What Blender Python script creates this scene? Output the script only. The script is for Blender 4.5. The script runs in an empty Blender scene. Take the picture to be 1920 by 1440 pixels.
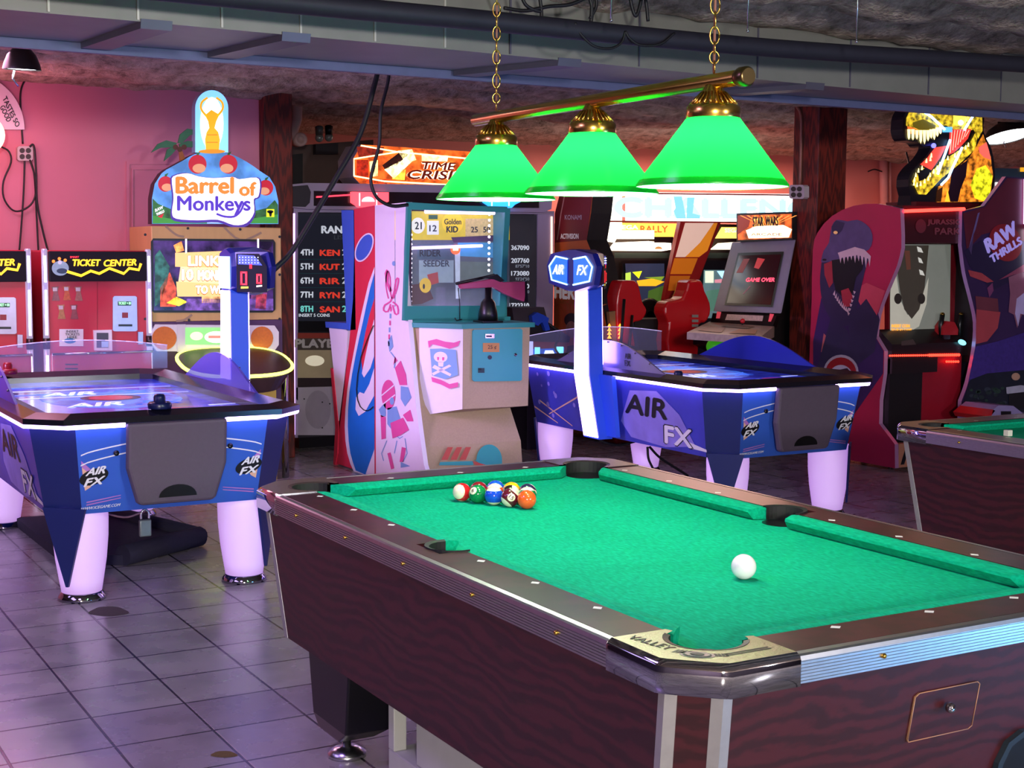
import bpy, bmesh, math, random
from mathutils import Vector, Matrix, noise as mnoise
random.seed(7)
SC = bpy.context.scene
COL = SC.collection
PI = math.pi
# ------------------------------------------------------------------ camera
CAM = Vector((-1.49178636, -1.99294995, 1.54611794)); F = 2675.21
R_ = Vector((0.86993325, -0.49314115, 0.00528559)); U_ = Vector((0.04119002, 0.08333368, 0.99567007)); W_ = Vector((0.49144635, 0.86594879, -0.09280723))
cd = bpy.data.cameras.new('camera'); cam = bpy.data.objects.new('camera', cd); COL.objects.link(cam)
m = Matrix.Identity(4)
for i in range(3): m[i][0] = R_[i]; m[i][1] = U_[i]; m[i][2] = -W_[i]; m[i][3] = CAM[i]
cam.matrix_world = m
cd.sensor_fit = 'HORIZONTAL'; cd.sensor_width = 36; cd.lens = 36*F/1920; cd.clip_start = .05; cd.clip_end = 100
SC.camera = cam
# ------------------------------------------------------------------ light and exposure
SC.view_settings.view_transform = 'Standard'; SC.view_settings.look = 'None'; SC.view_settings.gamma = 1.0
SC.view_settings.use_curve_mapping = False; SC.view_settings.exposure = 0.4
SC.cycles.use_denoising = True
SC.cycles.max_bounces = 8; SC.cycles.sample_clamp_indirect = 6
wd = bpy.data.worlds.new('World'); SC.world = wd; wd.use_nodes = True
bg = wd.node_tree.nodes['Background']; bg.inputs[0].default_value = (0.42, 0.28, 0.55, 1); bg.inputs[1].default_value = 0.2
def area(name, loc, size, col, power, rot=(0,0,0), sy=None):
    l = bpy.data.lights.new(name, 'AREA'); l.energy = power; l.color = col; l.size = size
    if sy: l.shape = 'RECTANGLE'; l.size_y = sy
    o = bpy.data.objects.new(name, l); COL.objects.link(o); o.location = loc; o.rotation_euler = rot; return o
def aim(o, tgt):
    o.rotation_euler = (Vector(tgt)-o.location).to_track_quat('-Z', 'Y').to_euler()
def point(name, loc, col, power, r=.05):
    l = bpy.data.lights.new(name, 'POINT'); l.energy = power; l.color = col; l.shadow_soft_size = r
    o = bpy.data.objects.new(name, l); COL.objects.link(o); o.location = loc; return o
# unseen lamps: white ones behind the camera, violet at the left, plus added coloured fill
point('room_light_front', (-3.2, -6.2, 2.3), (1, .95, .88), 1500, .3)
point('room_light_side', (2.6, -5.5, 2.2), (.95, .93, 1), 500, .3)
area('fill_light_aisle', (-1.5, 1.3, 2.62), .6, (.45, .25, 1), 30, sy=.6)  # added fill that tints the floor violet
area('room_light_violet', (-3.2, 3.2, 2.6), 1.2, (.5, .36, 1), 42, sy=3.2)
a = area('fill_light_lilac', (-2.4, 5.0, 2.2), .8, (.66, .45, 1), 18, sy=.8); aim(a, (2.6, 6.3, .9)); a.data.spread = 1.0  # added fill, narrowed onto the gallery side to turn it lavender
area('room_light_pink', (-.4, 6.6, 2.62), .8, (1, .45, .75), 26, sy=.8)
area('fill_light_back', (8.0, 9.4, 2.6), 3.0, (1, .52, .4), 170, sy=1.2)  # added fill that warms and brightens the back wall
a = area('room_light_blue', (3.3, -2.0, .5), .9, (.12, .45, 1), 42, sy=.5); aim(a, (1.1, 0, .76))
# ------------------------------------------------------------------ pixel helpers (photo pixel -> point on a real plane)
def ray(px, py): return W_*F + R_*(px-960) - U_*(py-720)
def on(px, py, ax, val):
    d = ray(px, py); return CAM + d*((val-CAM[ax])/d[ax])
def pl(ax, val):
    i = 'xyz'.index(ax); n = Vector((0,0,0)); n[i] = 1 if ax == 'z' else -1
    f = lambda px, py, o=0: on(px, py, i, val) + n*o
    f.n = n; return f
# ------------------------------------------------------------------ materials
def lin(h):
    h = h.lstrip('#'); c = [int(h[i:i+2], 16)/255 for i in (0,2,4)]
    return tuple(x/12.92 if x <= .04045 else ((x+.055)/1.055)**2.4 for x in c) + (1,)
_M = {}
def M(hexc, rough=.5, metal=0, var=.12, scale=18, emit=0, bump=0, coat=0, trans=0, alpha=1, ecol=None, stretch=None):
    k = (hexc, rough, metal, var, scale, emit, bump, coat, trans, alpha, ecol, stretch)
    if k in _M: return _M[k]
    mt = bpy.data.materials.new('mat_'+hexc.strip('#')+('_glow' if emit else '')); mt.use_nodes = True
    nt = mt.node_tree; b = nt.nodes['Principled BSDF']; c = lin(hexc)
    b.inputs['Roughness'].default_value = rough; b.inputs['Metallic'].default_value = metal
    b.inputs['Coat Weight'].default_value = coat; b.inputs['Transmission Weight'].default_value = trans; b.inputs['Alpha'].default_value = alpha
    if emit:
        b.inputs['Emission Color'].default_value = lin(ecol) if ecol and ecol != '*' else c; b.inputs['Emission Strength'].default_value = emit
    if var:
        tc = nt.nodes.new('ShaderNodeTexCoord'); nz = nt.nodes.new('ShaderNodeTexNoise'); nz.inputs['Scale'].default_value = scale; nz.inputs['Detail'].default_value = 5
        if stretch:
            mp = nt.nodes.new('ShaderNodeMapping'); mp.inputs['Scale'].default_value = stretch
            nt.links.new(tc.outputs['Object'], mp.inputs[0]); nt.links.new(mp.outputs[0], nz.inputs['Vector'])
        else: nt.links.new(tc.outputs['Object'], nz.inputs['Vector'])
        mx = nt.nodes.new('ShaderNodeMix'); mx.data_type = 'RGBA'
        mx.inputs[6].default_value = tuple(x*(1-var) for x in c[:3])+(1,); mx.inputs[7].default_value = tuple(min(1, x*(1+var)) for x in c[:3])+(1,)
        if ecol == '*':   # printed artwork on a backlit panel: the picture's own colours glow
            rr = ramp(nt, [(.36, (0,0,0,1)), (.64, (1,1,1,1))]); nt.links.new(nz.outputs['Fac'], rr.inputs[0]); nt.links.new(rr.outputs[0], mx.inputs[0]); nt.links.new(mx.outputs[2], b.inputs['Emission Color'])
        else: nt.links.new(nz.outputs['Fac'], mx.inputs[0])
        nt.links.new(mx.outputs[2], b.inputs['Base Color'])
        if bump:
            bp = nt.nodes.new('ShaderNodeBump'); bp.inputs['Strength'].default_value = bump; bp.inputs['Distance'].default_value = .01
            nt.links.new(nz.outputs['Fac'], bp.inputs['Height']); nt.links.new(bp.outputs[0], b.inputs['Normal'])
    else: b.inputs['Base Color'].default_value = c
    _M[k] = mt; return mt
def E(hexc, s): return M(hexc, .4, 0, 0, 18, s)
def custom(name, build):
    mt = bpy.data.materials.new(name); mt.use_nodes = True; build(mt.node_tree, mt.node_tree.nodes['Principled BSDF']); return mt
def ramp(nt, stops):
    r = nt.nodes.new('ShaderNodeValToRGB'); el = r.color_ramp.elements
    for i, (p, c) in enumerate(stops):
        e = el[i] if i < 2 else el.new(p)
        e.position = p; e.color = lin(c) if isinstance(c, str) else c
    return r
def b_tiles(nt, b):
    L = nt.links; g = nt.nodes.new('ShaderNodeNewGeometry'); mp = nt.nodes.new('ShaderNodeMapping'); s = 1/.316
    mp.inputs['Location'].default_value = (.7443*s, -2.3785*s, 0); mp.inputs['Scale'].default_value = (s, s, s)
    br = nt.nodes.new('ShaderNodeTexBrick'); br.offset = 0; br.inputs['Scale'].default_value = 1; br.inputs['Brick Width'].default_value = 1; br.inputs['Row Height'].default_value = 1
    br.inputs['Mortar Size'].default_value = .017; br.inputs['Mortar Smooth'].default_value = .3; br.inputs['Bias'].default_value = 0
    br.inputs['Color1'].default_value = lin('#989294'); br.inputs['Color2'].default_value = lin('#a29b9c'); br.inputs['Mortar'].default_value = lin('#221f28')
    L.new(g.outputs['Position'], mp.inputs[0]); L.new(mp.outputs[0], br.inputs['Vector'])
    n = nt.nodes.new('ShaderNodeTexNoise'); n.inputs['Scale'].default_value = 5; n.inputs['Detail'].default_value = 6; L.new(g.outputs['Position'], n.inputs['Vector'])
    r = ramp(nt, [(.25, '#8d8888'), (.7, '#ffffff')]); L.new(n.outputs['Fac'], r.inputs[0])
    mx = nt.nodes.new('ShaderNodeMix'); mx.data_type = 'RGBA'; mx.blend_type = 'MULTIPLY'; mx.inputs[0].default_value = .4
    L.new(br.outputs['Color'], mx.inputs[6]); L.new(r.outputs[0], mx.inputs[7])
    n2 = nt.nodes.new('ShaderNodeTexNoise'); n2.inputs['Scale'].default_value = 11; n2.inputs['Detail'].default_value = 3; L.new(g.outputs['Position'], n2.inputs['Vector'])
    r2 = ramp(nt, [(.76, (0,0,0,1)), (.80, (1,1,1,1))]); L.new(n2.outputs['Fac'], r2.inputs[0])
    mx2 = nt.nodes.new('ShaderNodeMix'); mx2.data_type = 'RGBA'; L.new(r2.outputs[0], mx2.inputs[0]); L.new(mx.outputs[2], mx2.inputs[6]); mx2.inputs[7].default_value = lin('#4a4038')
    L.new(mx2.outputs[2], b.inputs['Base Color'])
    rr = ramp(nt, [(.3, (.2,.2,.2,1)), (.7, (.34,.34,.34,1))]); L.new(n.outputs['Fac'], rr.inputs[0]); L.new(rr.outputs[0], b.inputs['Roughness'])
    bp = nt.nodes.new('ShaderNodeBump'); bp.inputs['Strength'].default_value = .35; bp.inputs['Distance'].default_value = .004; bp.invert = True
    L.new(br.outputs['Fac'], bp.inputs['Height']); L.new(bp.outputs[0], b.inputs['Normal'])
    b.inputs['Specular IOR Level'].default_value = .6
TILES = custom('floor_tiles', b_tiles)
def b_wood(dark, light, sc, rough):
    def f(nt, b):
        L = nt.links; tc = nt.nodes.new('ShaderNodeTexCoord'); mp = nt.nodes.new('ShaderNodeMapping'); mp.inputs['Scale'].default_value = sc
        w = nt.nodes.new('ShaderNodeTexWave'); w.inputs['Scale'].default_value = 2.6; w.inputs['Distortion'].default_value = 16; w.inputs['Detail'].default_value = 5; w.inputs['Detail Scale'].default_value = .8; w.inputs['Detail Roughness'].default_value = .6
        w.bands_direction = 'Z'
        r = ramp(nt, [(.2, dark), (.8, light)])
        L.new(tc.outputs['Object'], mp.inputs[0]); L.new(mp.outputs[0], w.inputs['Vector']); L.new(w.outputs['Fac'], r.inputs[0]); L.new(r.outputs[0], b.inputs['Base Color'])
        b.inputs['Roughness'].default_value = rough
    return f
MAHOG = custom('mahogany_laminate', b_wood('#2b0b10', '#3d1017', (1.2, 1.2, 3.2), .42))
RAILW = custom('rail_laminate', b_wood('#2a1013', '#3c161b', (2, 2, 2), .3))
POSTW = custom('stained_timber', b_wood('#4a120b', '#742012', (8, 8, .6), .6))
def b_ceil(nt, b):
    L = nt.links; g = nt.nodes.new('ShaderNodeNewGeometry')
    n = nt.nodes.new('ShaderNodeTexNoise'); n.inputs['Scale'].default_value = 9; n.inputs['Detail'].default_value = 8; n.inputs['Roughness'].default_value = .7
    r = ramp(nt, [(.28, '#43352c'), (.48, '#9c8a7c'), (.72, '#cbb8aa')]); L.new(g.outputs['Position'], n.inputs['Vector']); L.new(n.outputs['Fac'], r.inputs[0]); L.new(r.outputs[0], b.inputs['Base Color'])
    n2 = nt.nodes.new('ShaderNodeTexNoise'); n2.inputs['Scale'].default_value = 45; n2.inputs['Detail'].default_value = 4; L.new(g.outputs['Position'], n2.inputs['Vector'])
    bp = nt.nodes.new('ShaderNodeBump'); bp.inputs['Strength'].default_value = .9; bp.inputs['Distance'].default_value = .02; L.new(n2.outputs['Fac'], bp.inputs['Height']); L.new(bp.outputs[0], b.inputs['Normal'])
    b.inputs['Roughness'].default_value = .95
CEIL = custom('sprayed_insulation', b_ceil)
def b_felt(nt, b):
    L = nt.links; tc = nt.nodes.new('ShaderNodeTexCoord'); n = nt.nodes.new('ShaderNodeTexNoise'); n.inputs['Scale'].default_value = 130; n.inputs['Detail'].default_value = 4
    mp = nt.nodes.new('ShaderNodeMapping'); mp.inputs['Scale'].default_value = (1, .35, 1); mp.inputs['Rotation'].default_value = (0, 0, .5)
    n3 = nt.nodes.new('ShaderNodeTexNoise'); n3.inputs['Scale'].default_value = 4
    L.new(tc.outputs['Object'], mp.inputs[0]); L.new(mp.outputs[0], n.inputs['Vector']); L.new(tc.outputs['Object'], n3.inputs['Vector'])
    ad = nt.nodes.new('ShaderNodeMath'); ad.operation = 'MULTIPLY_ADD'; L.new(n3.outputs['Fac'], ad.inputs[0]); ad.inputs[1].default_value = .25; L.new(n.outputs['Fac'], ad.inputs[2])
    r = ramp(nt, [(.3, '#01835f'), (.62, '#029c75'), (1, '#0ab891')]); L.new(ad.outputs[0], r.inputs[0]); L.new(r.outputs[0], b.inputs['Base Color'])
    b.inputs['Roughness'].default_value = .95; b.inputs['Specular IOR Level'].default_value = .1
FELT = custom('green_felt', b_felt)
def b_floorwood(nt, b): pass
CHROME = M('#a6a6ac', .05, 1, 0)
CHROMES = M('#c9c9cc', .25, 1, .1, 30)
BRASS = M('#c9a24a', .22, 1, .1, 25)
ALU = M('#b9b7b5', .34, 1, .12, 60)
ALUM = M('#a6a3a3', .5, .6, .1, 40)
BLACKP = M('#0b0b0d', .35, 0, .2)
DARK = M('#17161b', .5, 0, .2)
RUBBER = M('#0a0a0b', .7, 0, .2)
WHITEP = M('#e6e2ea', .45, 0, .04)
LED = E('#c9a6ff', 7.0)
PINK = M('#c9788f', .75, 0, .06, 3, 0, .05)
CABLE = M('#0c0b10', .55, 0, 0)
# ------------------------------------------------------------------ mesh builder
_W = {}
def world_loc(o): return _W.get(o.name, Vector((0,0,0)))
class MB:
    def __init__(s): s.bm = bmesh.new(); s.mats = []
    def mi(s, mt):
        if mt not in s.mats: s.mats.append(mt)
        return s.mats.index(mt)
    def face(s, pts, mt, smooth=False):
        vs = [s.bm.verts.new(Vector(p)) for p in pts]
        try: f = s.bm.faces.new(vs)
        except ValueError: return
        f.material_index = s.mi(mt); f.smooth = smooth; return f
    def box(s, lo, hi, mt, bev=0, M4=None):
        lo = Vector(lo); hi = Vector(hi)
        r = bmesh.ops.create_cube(s.bm, size=1)['verts']
        mat = Matrix.Translation((lo+hi)/2) @ Matrix.Diagonal((*(hi-lo), 1))
        if M4 is not None: mat = M4 @ mat
        bmesh.ops.transform(s.bm, matrix=mat, verts=r)
        fs = list({f for v in r for f in v.link_faces}); i = s.mi(mt)
        for f in fs: f.material_index = i
        if bev:
            es = list({e for f in fs for e in f.edges})
            q = bmesh.ops.bevel(s.bm, geom=es, offset=bev, segments=2, affect='EDGES', profile=.5)
            for f in q['faces']: f.material_index = i; f.smooth = True
        return s
    def prism(s, pts, ext, mt, mt2=None, smooth=False):
        pts = [Vector(p) for p in pts]; ext = Vector(ext); n = len(pts)
        a = [s.bm.verts.new(p) for p in pts]; b = [s.bm.verts.new(p+ext) for p in pts]
        i = s.mi(mt); j = s.mi(mt2) if mt2 else i
        new = []
        f = s.bm.faces.new(a); f.material_index = i; new.append(f)
        f = s.bm.faces.new(b[::-1]); f.material_index = i; new.append(f)
        for k in range(n):
            f = s.bm.faces.new((a[k], b[k], b[(k+1) % n], a[(k+1) % n])); f.material_index = j; f.smooth = smooth; new.append(f)
        bmesh.ops.recalc_face_normals(s.bm, faces=new); return s
    def loft(s, rings, mt, caps=True, smooth=False, closed=True, mats=None):
        i = s.mi(mt); vr = [[s.bm.verts.new(Vector(p)) for p in r] for r in rings]; n = len(vr[0]); new = []
        for a, b in zip(vr, vr[1:]):
            for k in range(n if closed else n-1):
                f = s.bm.faces.new((a[k], a[(k+1) % n], b[(k+1) % n], b[k])); f.material_index = s.mi(mats[k]) if mats else i; f.smooth = smooth; new.append(f)
        if caps and closed:
            f = s.bm.faces.new(vr[0][::-1]); f.material_index = i; new.append(f)
            f = s.bm.faces.new(vr[-1]); f.material_index = i; new.append(f)
        if closed: bmesh.ops.recalc_face_normals(s.bm, faces=new)
        return s
    def lathe(s, prof, c, mt, seg=24, axis='z', M4=None, caps=True, smooth=True, sx=1, sy=1):
        rings = []
        for rr, zz in prof:
            ring = []
            for k in range(seg):
                t = 2*PI*k/seg; p = Vector((rr*math.cos(t)*sx, rr*math.sin(t)*sy, zz))
                if axis == 'y': p = Vector((p.x, -p.z, p.y))
                elif axis == 'x': p = Vector((p.z, p.y, -p.x))
                ring.append((M4 @ p) if M4 is not None else p+Vector(c))
            rings.append(ring)
        return s.loft(rings, mt, caps, smooth)
    def tube(s, path, rad, mt, seg=8, smooth=True):
        path = [Vector(p) for p in path]; rings = []; n = len(path); up = None
        for i, p in enumerate(path):
            t = (path[min(i+1, n-1)]-path[max(i-1, 0)]).normalized()
            if up is None: up = t.orthogonal().normalized()
            up = (up - t*up.dot(t)).normalized(); sd = t.cross(up)
            r = rad(i/(n-1)) if callable(rad) else rad
            rings.append([p+up*(r*math.cos(2*PI*k/seg))+sd*(r*math.sin(2*PI*k/seg)) for k in range(seg)])
        return s.loft(rings, mt, True, smooth)
    def sphere(s, c, r, mt, sc=(1,1,1), u=20, v=12):
        q = bmesh.ops.create_uvsphere(s.bm, u_segments=u, v_segments=v, radius=r)['verts']
        bmesh.ops.transform(s.bm, matrix=Matrix.Translation(c) @ Matrix.Diagonal((*sc, 1)), verts=q)
        i = s.mi(mt)
        for f in {f for w in q for f in w.link_faces}: f.material_index = i; f.smooth = True
        return s
    def text(s, txt, ll, lr, ul, mt, bold=.0, depth=0, shear=0):
        # fits the word exactly into the parallelogram ll, lr, ul
        cu = bpy.data.curves.new('t', 'FONT'); cu.body = txt; cu.resolution_u = 3; cu.shear = shear
        ob = bpy.data.objects.new('t', cu); me = bpy.data.meshes.new_from_object(ob)
        xs = [v.co.x for v in me.vertices]; ys = [v.co.y for v in me.vertices]
        x0, x1, y0, y1 = min(xs), max(xs), min(ys), max(ys)
        ll, lr, ul = Vector(ll), Vector(lr), Vector(ul)
        i = s.mi(mt); new = []; U = lr-ll; Vv = ul-ll; w = min(.09, bold*1.7*Vv.length/max(1e-6, U.length)); wv = bold*1.2; nrm = U.cross(Vv).normalized()*.00025
        # heavier strokes: the word is set a few times with a slight shift, each layer a hair above the last
        for ly, (sh, sv) in enumerate(((-w, 0), (0, -wv), (0, wv), (w, 0)) if bold else ((0, 0),)):
            vs = [s.bm.verts.new(ll+U*(w+sh+(1-2*w)*(v.co.x-x0)/(x1-x0))+Vv*(wv+sv+(1-2*wv)*(v.co.y-y0)/(y1-y0))+nrm*ly) for v in me.vertices]
            for p in me.polygons:
                try: f = s.bm.faces.new([vs[k] for k in p.vertices]); f.material_index = i; new.append(f)
                except ValueError: pass
        if depth:
            n = (lr-ll).cross(ul-ll).normalized()*depth
            q = bmesh.ops.extrude_face_region(s.bm, geom=new)
            bmesh.ops.translate(s.bm, vec=n, verts=[g for g in q['geom'] if isinstance(g, bmesh.types.BMVert)])
        bpy.data.objects.remove(ob); bpy.data.curves.remove(cu); bpy.data.meshes.remove(me); return s
    # artwork in photo pixels on a plane
    def art(s, P, pts, mt, o=.002): s.face([P(x, y, o) for x, y in pts], mt); return s
    def quad(s, P, x0, y0, x1, y1, mt, o=.002): return s.art(P, [(x0,y1),(x1,y1),(x1,y0),(x0,y0)], mt, o)
    def ell(s, P, cx, cy, rx, ry, mt, o=.002, n=24, t0=0, t1=2*PI, rot=0):
        pts = []
        for k in range(n):
            t = t0+(t1-t0)*k/(n if abs(t1-t0-2*PI) < 1e-6 else n-1); a, b_ = rx*math.cos(t), ry*math.sin(t)
            pts.append((cx+a*math.cos(rot)-b_*math.sin(rot), cy+a*math.sin(rot)+b_*math.cos(rot)))
        return s.art(P, pts, mt, o)
    def word(s, P, txt, x0, y0, x1, y1, mt, o=.003, bold=.02, dy=0, sh=0):
        # dy: how far the right end sits lower; sh: how far the top leans to the right (pixels)
        return s.text(txt, P(x0, y1, o), P(x1, y1+dy, o), P(x0+sh, y0, o), mt, bold)
    def stroke(s, P, pts, w, mt, o=.002):
        n = len(pts); L_, R2 = [], []
        for i, (x, y) in enumerate(pts):
            ax, ay = pts[max(i-1, 0)]; bx, by = pts[min(i+1, n-1)]; d = math.hypot(bx-ax, by-ay) or 1
            nx, ny = -(by-ay)/d*w/2, (bx-ax)/d*w/2; L_.append((x+nx, y+ny)); R2.append((x-nx, y-ny))
        for i in range(n-1): s.art(P, [L_[i], L_[i+1], R2[i+1], R2[i]], mt, o)
        return s
    def slab(s, P, pts, th, mt, mt2=None, o=0):
        # outline in photo pixels on plane P, real thickness th going away from the camera
        return s.prism([P(x, y, o) for x, y in pts], -P.n*th, mt, mt2)
    def build(s, name, parent=None, bevel=0, loc=None):
        me = bpy.data.meshes.new(name); o = bpy.data.objects.new(name, me); COL.objects.link(o)
        wl = world_loc(parent) if parent else Vector(loc or (0,0,0))
        bmesh.ops.translate(s.bm, vec=-wl, verts=s.bm.verts)
        s.bm.to_mesh(me); s.bm.free()
        for mt in s.mats: me.materials.append(mt)
        if parent: o.parent = parent
        else: o.location = wl
        _W[o.name] = wl
        if bevel:
            md = o.modifiers.new('bevel', 'BEVEL'); md.width = bevel; md.segments = 2; md.limit_method = 'ANGLE'
        return o
def thing(name, label, cat, loc, group=None):
    o = bpy.data.objects.new(name, None); COL.objects.link(o); o.location = loc; o.empty_display_size = .1; _W[o.name] = Vector(loc)
    o['label'] = label; o['category'] = cat
    if group: o['group'] = group
    return o
def tag(o, label, cat, group=None):
    o['label'] = label; o['category'] = cat
    if group: o['group'] = group
    return o
def struct(o, label=None):
    o['kind'] = 'structure'
    if label: o['label'] = label; o['category'] = label.split()[-1]
    return o
def copy_tree(o, loc=None, parent=None):
    c = o.copy(); COL.objects.link(c)
    if parent: c.parent = parent
    if loc is not None: c.location = loc
    for ch in [x for x in bpy.data.objects if x.parent == o]: copy_tree(ch, None, c)
    return c
def arc(cx, cy, r, t0, t1, n=12): return [(cx+r*math.cos(t0+(t1-t0)*k/(n-1)), cy+r*math.sin(t0+(t1-t0)*k/(n-1))) for k in range(n)]
def bez(pts, n=20):
    # smooth curve through the given points (Catmull-Rom)
    P_ = [Vector(p) for p in pts]; P_ = [P_[0]*2-P_[1]]+P_+[P_[-1]*2-P_[-2]]; out = []
    m_ = len(P_)-3
    for i in range(m_):
        k = max(2, n//m_)
        for j in range(k):
            t = j/k; a, b, c, d = P_[i:i+4]
            out.append(.5*((2*b)+(c-a)*t+(2*a-5*b+4*c-d)*t*t+(3*b-a-3*c+d)*t**3))
    out.append(P_[-2]); return out
def b2(pts, n=20): return [(v.x, v.y) for v in bez([(x, y, 0) for x, y in pts], n)]
# ================================================================== the room
b = MB(); b.box((-6, -9, -.1), (15, 11.3, 0), TILES); struct(b.build('floor'))
b = MB(); nx, ny = 210, 250; vs = []
for j in range(ny+1):
    row = []
    for i in range(nx+1):
        x = -6+21*i/nx; y = -9+20.3*j/ny
        w = mnoise.noise(Vector((x*.55, y*.5, 1.3)))*.12
        ph = ((y+w)/.56) % 1
        z = 2.84-.19*math.sin(PI*ph)**.55+.035*mnoise.noise(Vector((x*2.2, y*2.2, 3)))+.03*mnoise.noise(Vector((x*6, y*6, 5)))
        row.append(b.bm.verts.new((x, y, z)))
    vs.append(row)
k = b.mi(CEIL)
for j in range(ny):
    for i in range(nx):
        f = b.bm.faces.new((vs[j][i], vs[j+1][i], vs[j+1][i+1], vs[j][i+1])); f.smooth = True
struct(b.build('ceiling'))
b = MB(); b.box((-6, 8.1, 0), (2.1, 8.3, 2.9), PINK); struct(b.build('wall_left'))
PINK2 = M('#e08a80', .75, 0, .06, 3, 0, .05)
b = MB(); b.box((2.1, 11.0, 0), (15, 11.2, 2.9), PINK2)
b.box((1.9, 8.3, 0), (2.1, 11.2, 2.9), PINK2); struct(b.build('wall_back'))
# painted-over door in the pink wall
D = pl('y', 8.1); b = MB()
for q in ([(236,303),(330,303),(330,308),(242,308),(242,480),(236,480)], [(246,316),(330,316),(330,318),(249,318),(249,480),(246,480)]): b.slab(D, q, -.012, PINK)
struct(b.build('door_1'))
# timber posts
b = MB(); b.box((2.1, 8.0, 0), (2.32, 8.34, 2.82), POSTW); struct(b.build('pillar', bevel=.008))
b = MB(); b.box((6.0, 6.47, 0), (6.29, 6.76, 2.82), POSTW); o = struct(b.build('pillar', bevel=.008))
# ------------------------------------------------------------------ ductwork, beam, pipe under the ceiling
DUCT = M('#85857f', .5, .35, .15, 6); DUCTB = M('#5d5a6b', .45, .4, .15, 8); PIPE = M('#23222e', .6, .1, .2); BEAMM = M('#5a5f86', .5, .2, .15)
fr = [(-6,3.38),(-.5,3.45),(1.5,3.53),(3.4,3.68),(5,3.78),(9,3.9)]
bk = [(-6,4.1),(0,4.14),(9,4.14)]
def lerp(pts, x):
    for (x0,y0),(x1,y1) in zip(pts, pts[1:]):
        if x <= x1: return y0+(y1-y0)*(x-x0)/(x1-x0)
    return pts[-1][1]
duct = thing('air_duct', 'long grey sheet metal air duct running under the insulated ceiling', 'duct', (0, 3.8, 2.4))
xs = [-5+.7*i for i in range(20)]
b = MB(); rings = [[(x, lerp(fr, x), 2.4), (x, lerp(fr, x), 2.70), (x, lerp(bk, x), 2.70), (x, lerp(bk, x), 2.4)] for x in xs]
b.loft(rings, DUCT)
for x in [-.35+.33*i for i in range(7)]+[2.35, 3.1, 3.75, 4.35, 4.95]:
    y = lerp(fr, x); b.box((x-.004, y-.006, 2.405), (x+.004, y+.01, 2.7), M('#b9b8ae', .4, .4, .1) if x < 1.5 else DUCTB)
b.build('duct_body', duct)
for (x0, x1) in ((.05, -.02), (.62, .52), (1.95, 1.72), (3.5, 3.3)):
    b = MB(); ya, yb = lerp(fr, x0), lerp(bk, x1)
    b.loft([[(x0-.06, ya-.01, 2.41), (x0+.06, ya-.01, 2.41), (x0+.06, ya, 2.375), (x0-.06, ya, 2.375)], [(x1-.06, yb, 2.41), (x1+.06, yb, 2.41), (x1+.06, yb, 2.375), (x1-.06, yb, 2.375)]], DUCTB)
    b.build('hanger_strap', duct)
b = MB()
rings = []
for x in xs:
    y = lerp(bk, x)+.02; rings.append([(x,y,2.362),(x,y+.03,2.362),(x,y+.03,2.39),(x,y+.14,2.39),(x,y+.14,2.45),(x,y,2.45)])
b.loft(rings, BEAMM); o = b.build('ceiling_beam'); struct(o)
b = MB(); pts = [on(px, py, 1, yy) for px, py, yy in ((-400,-90,3.2),(600,10,3.2),(900,38,3.22),(1240,72,3.25),(1500,94,3.3),(1800,113,3.35),(1960,124,3.38))]
b.tube(bez(pts, 30), .042, PIPE, 12); o = b.build('ceiling_pipe'); tag(o, 'dark horizontal pipe hanging in front of the air duct near the top edge', 'pipe')

b = MB(); b.box((-6.2, -9.2, 0), (15, -9, 2.9), M('#2c2230', .8, 0, .1, 3)); struct(b.build('wall_front'))
b = MB(); b.box((-6.2, -9, 0), (-6, 8.3, 2.9), M('#3a2c40', .8, 0, .1, 3)); struct(b.build('wall_side'))
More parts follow.
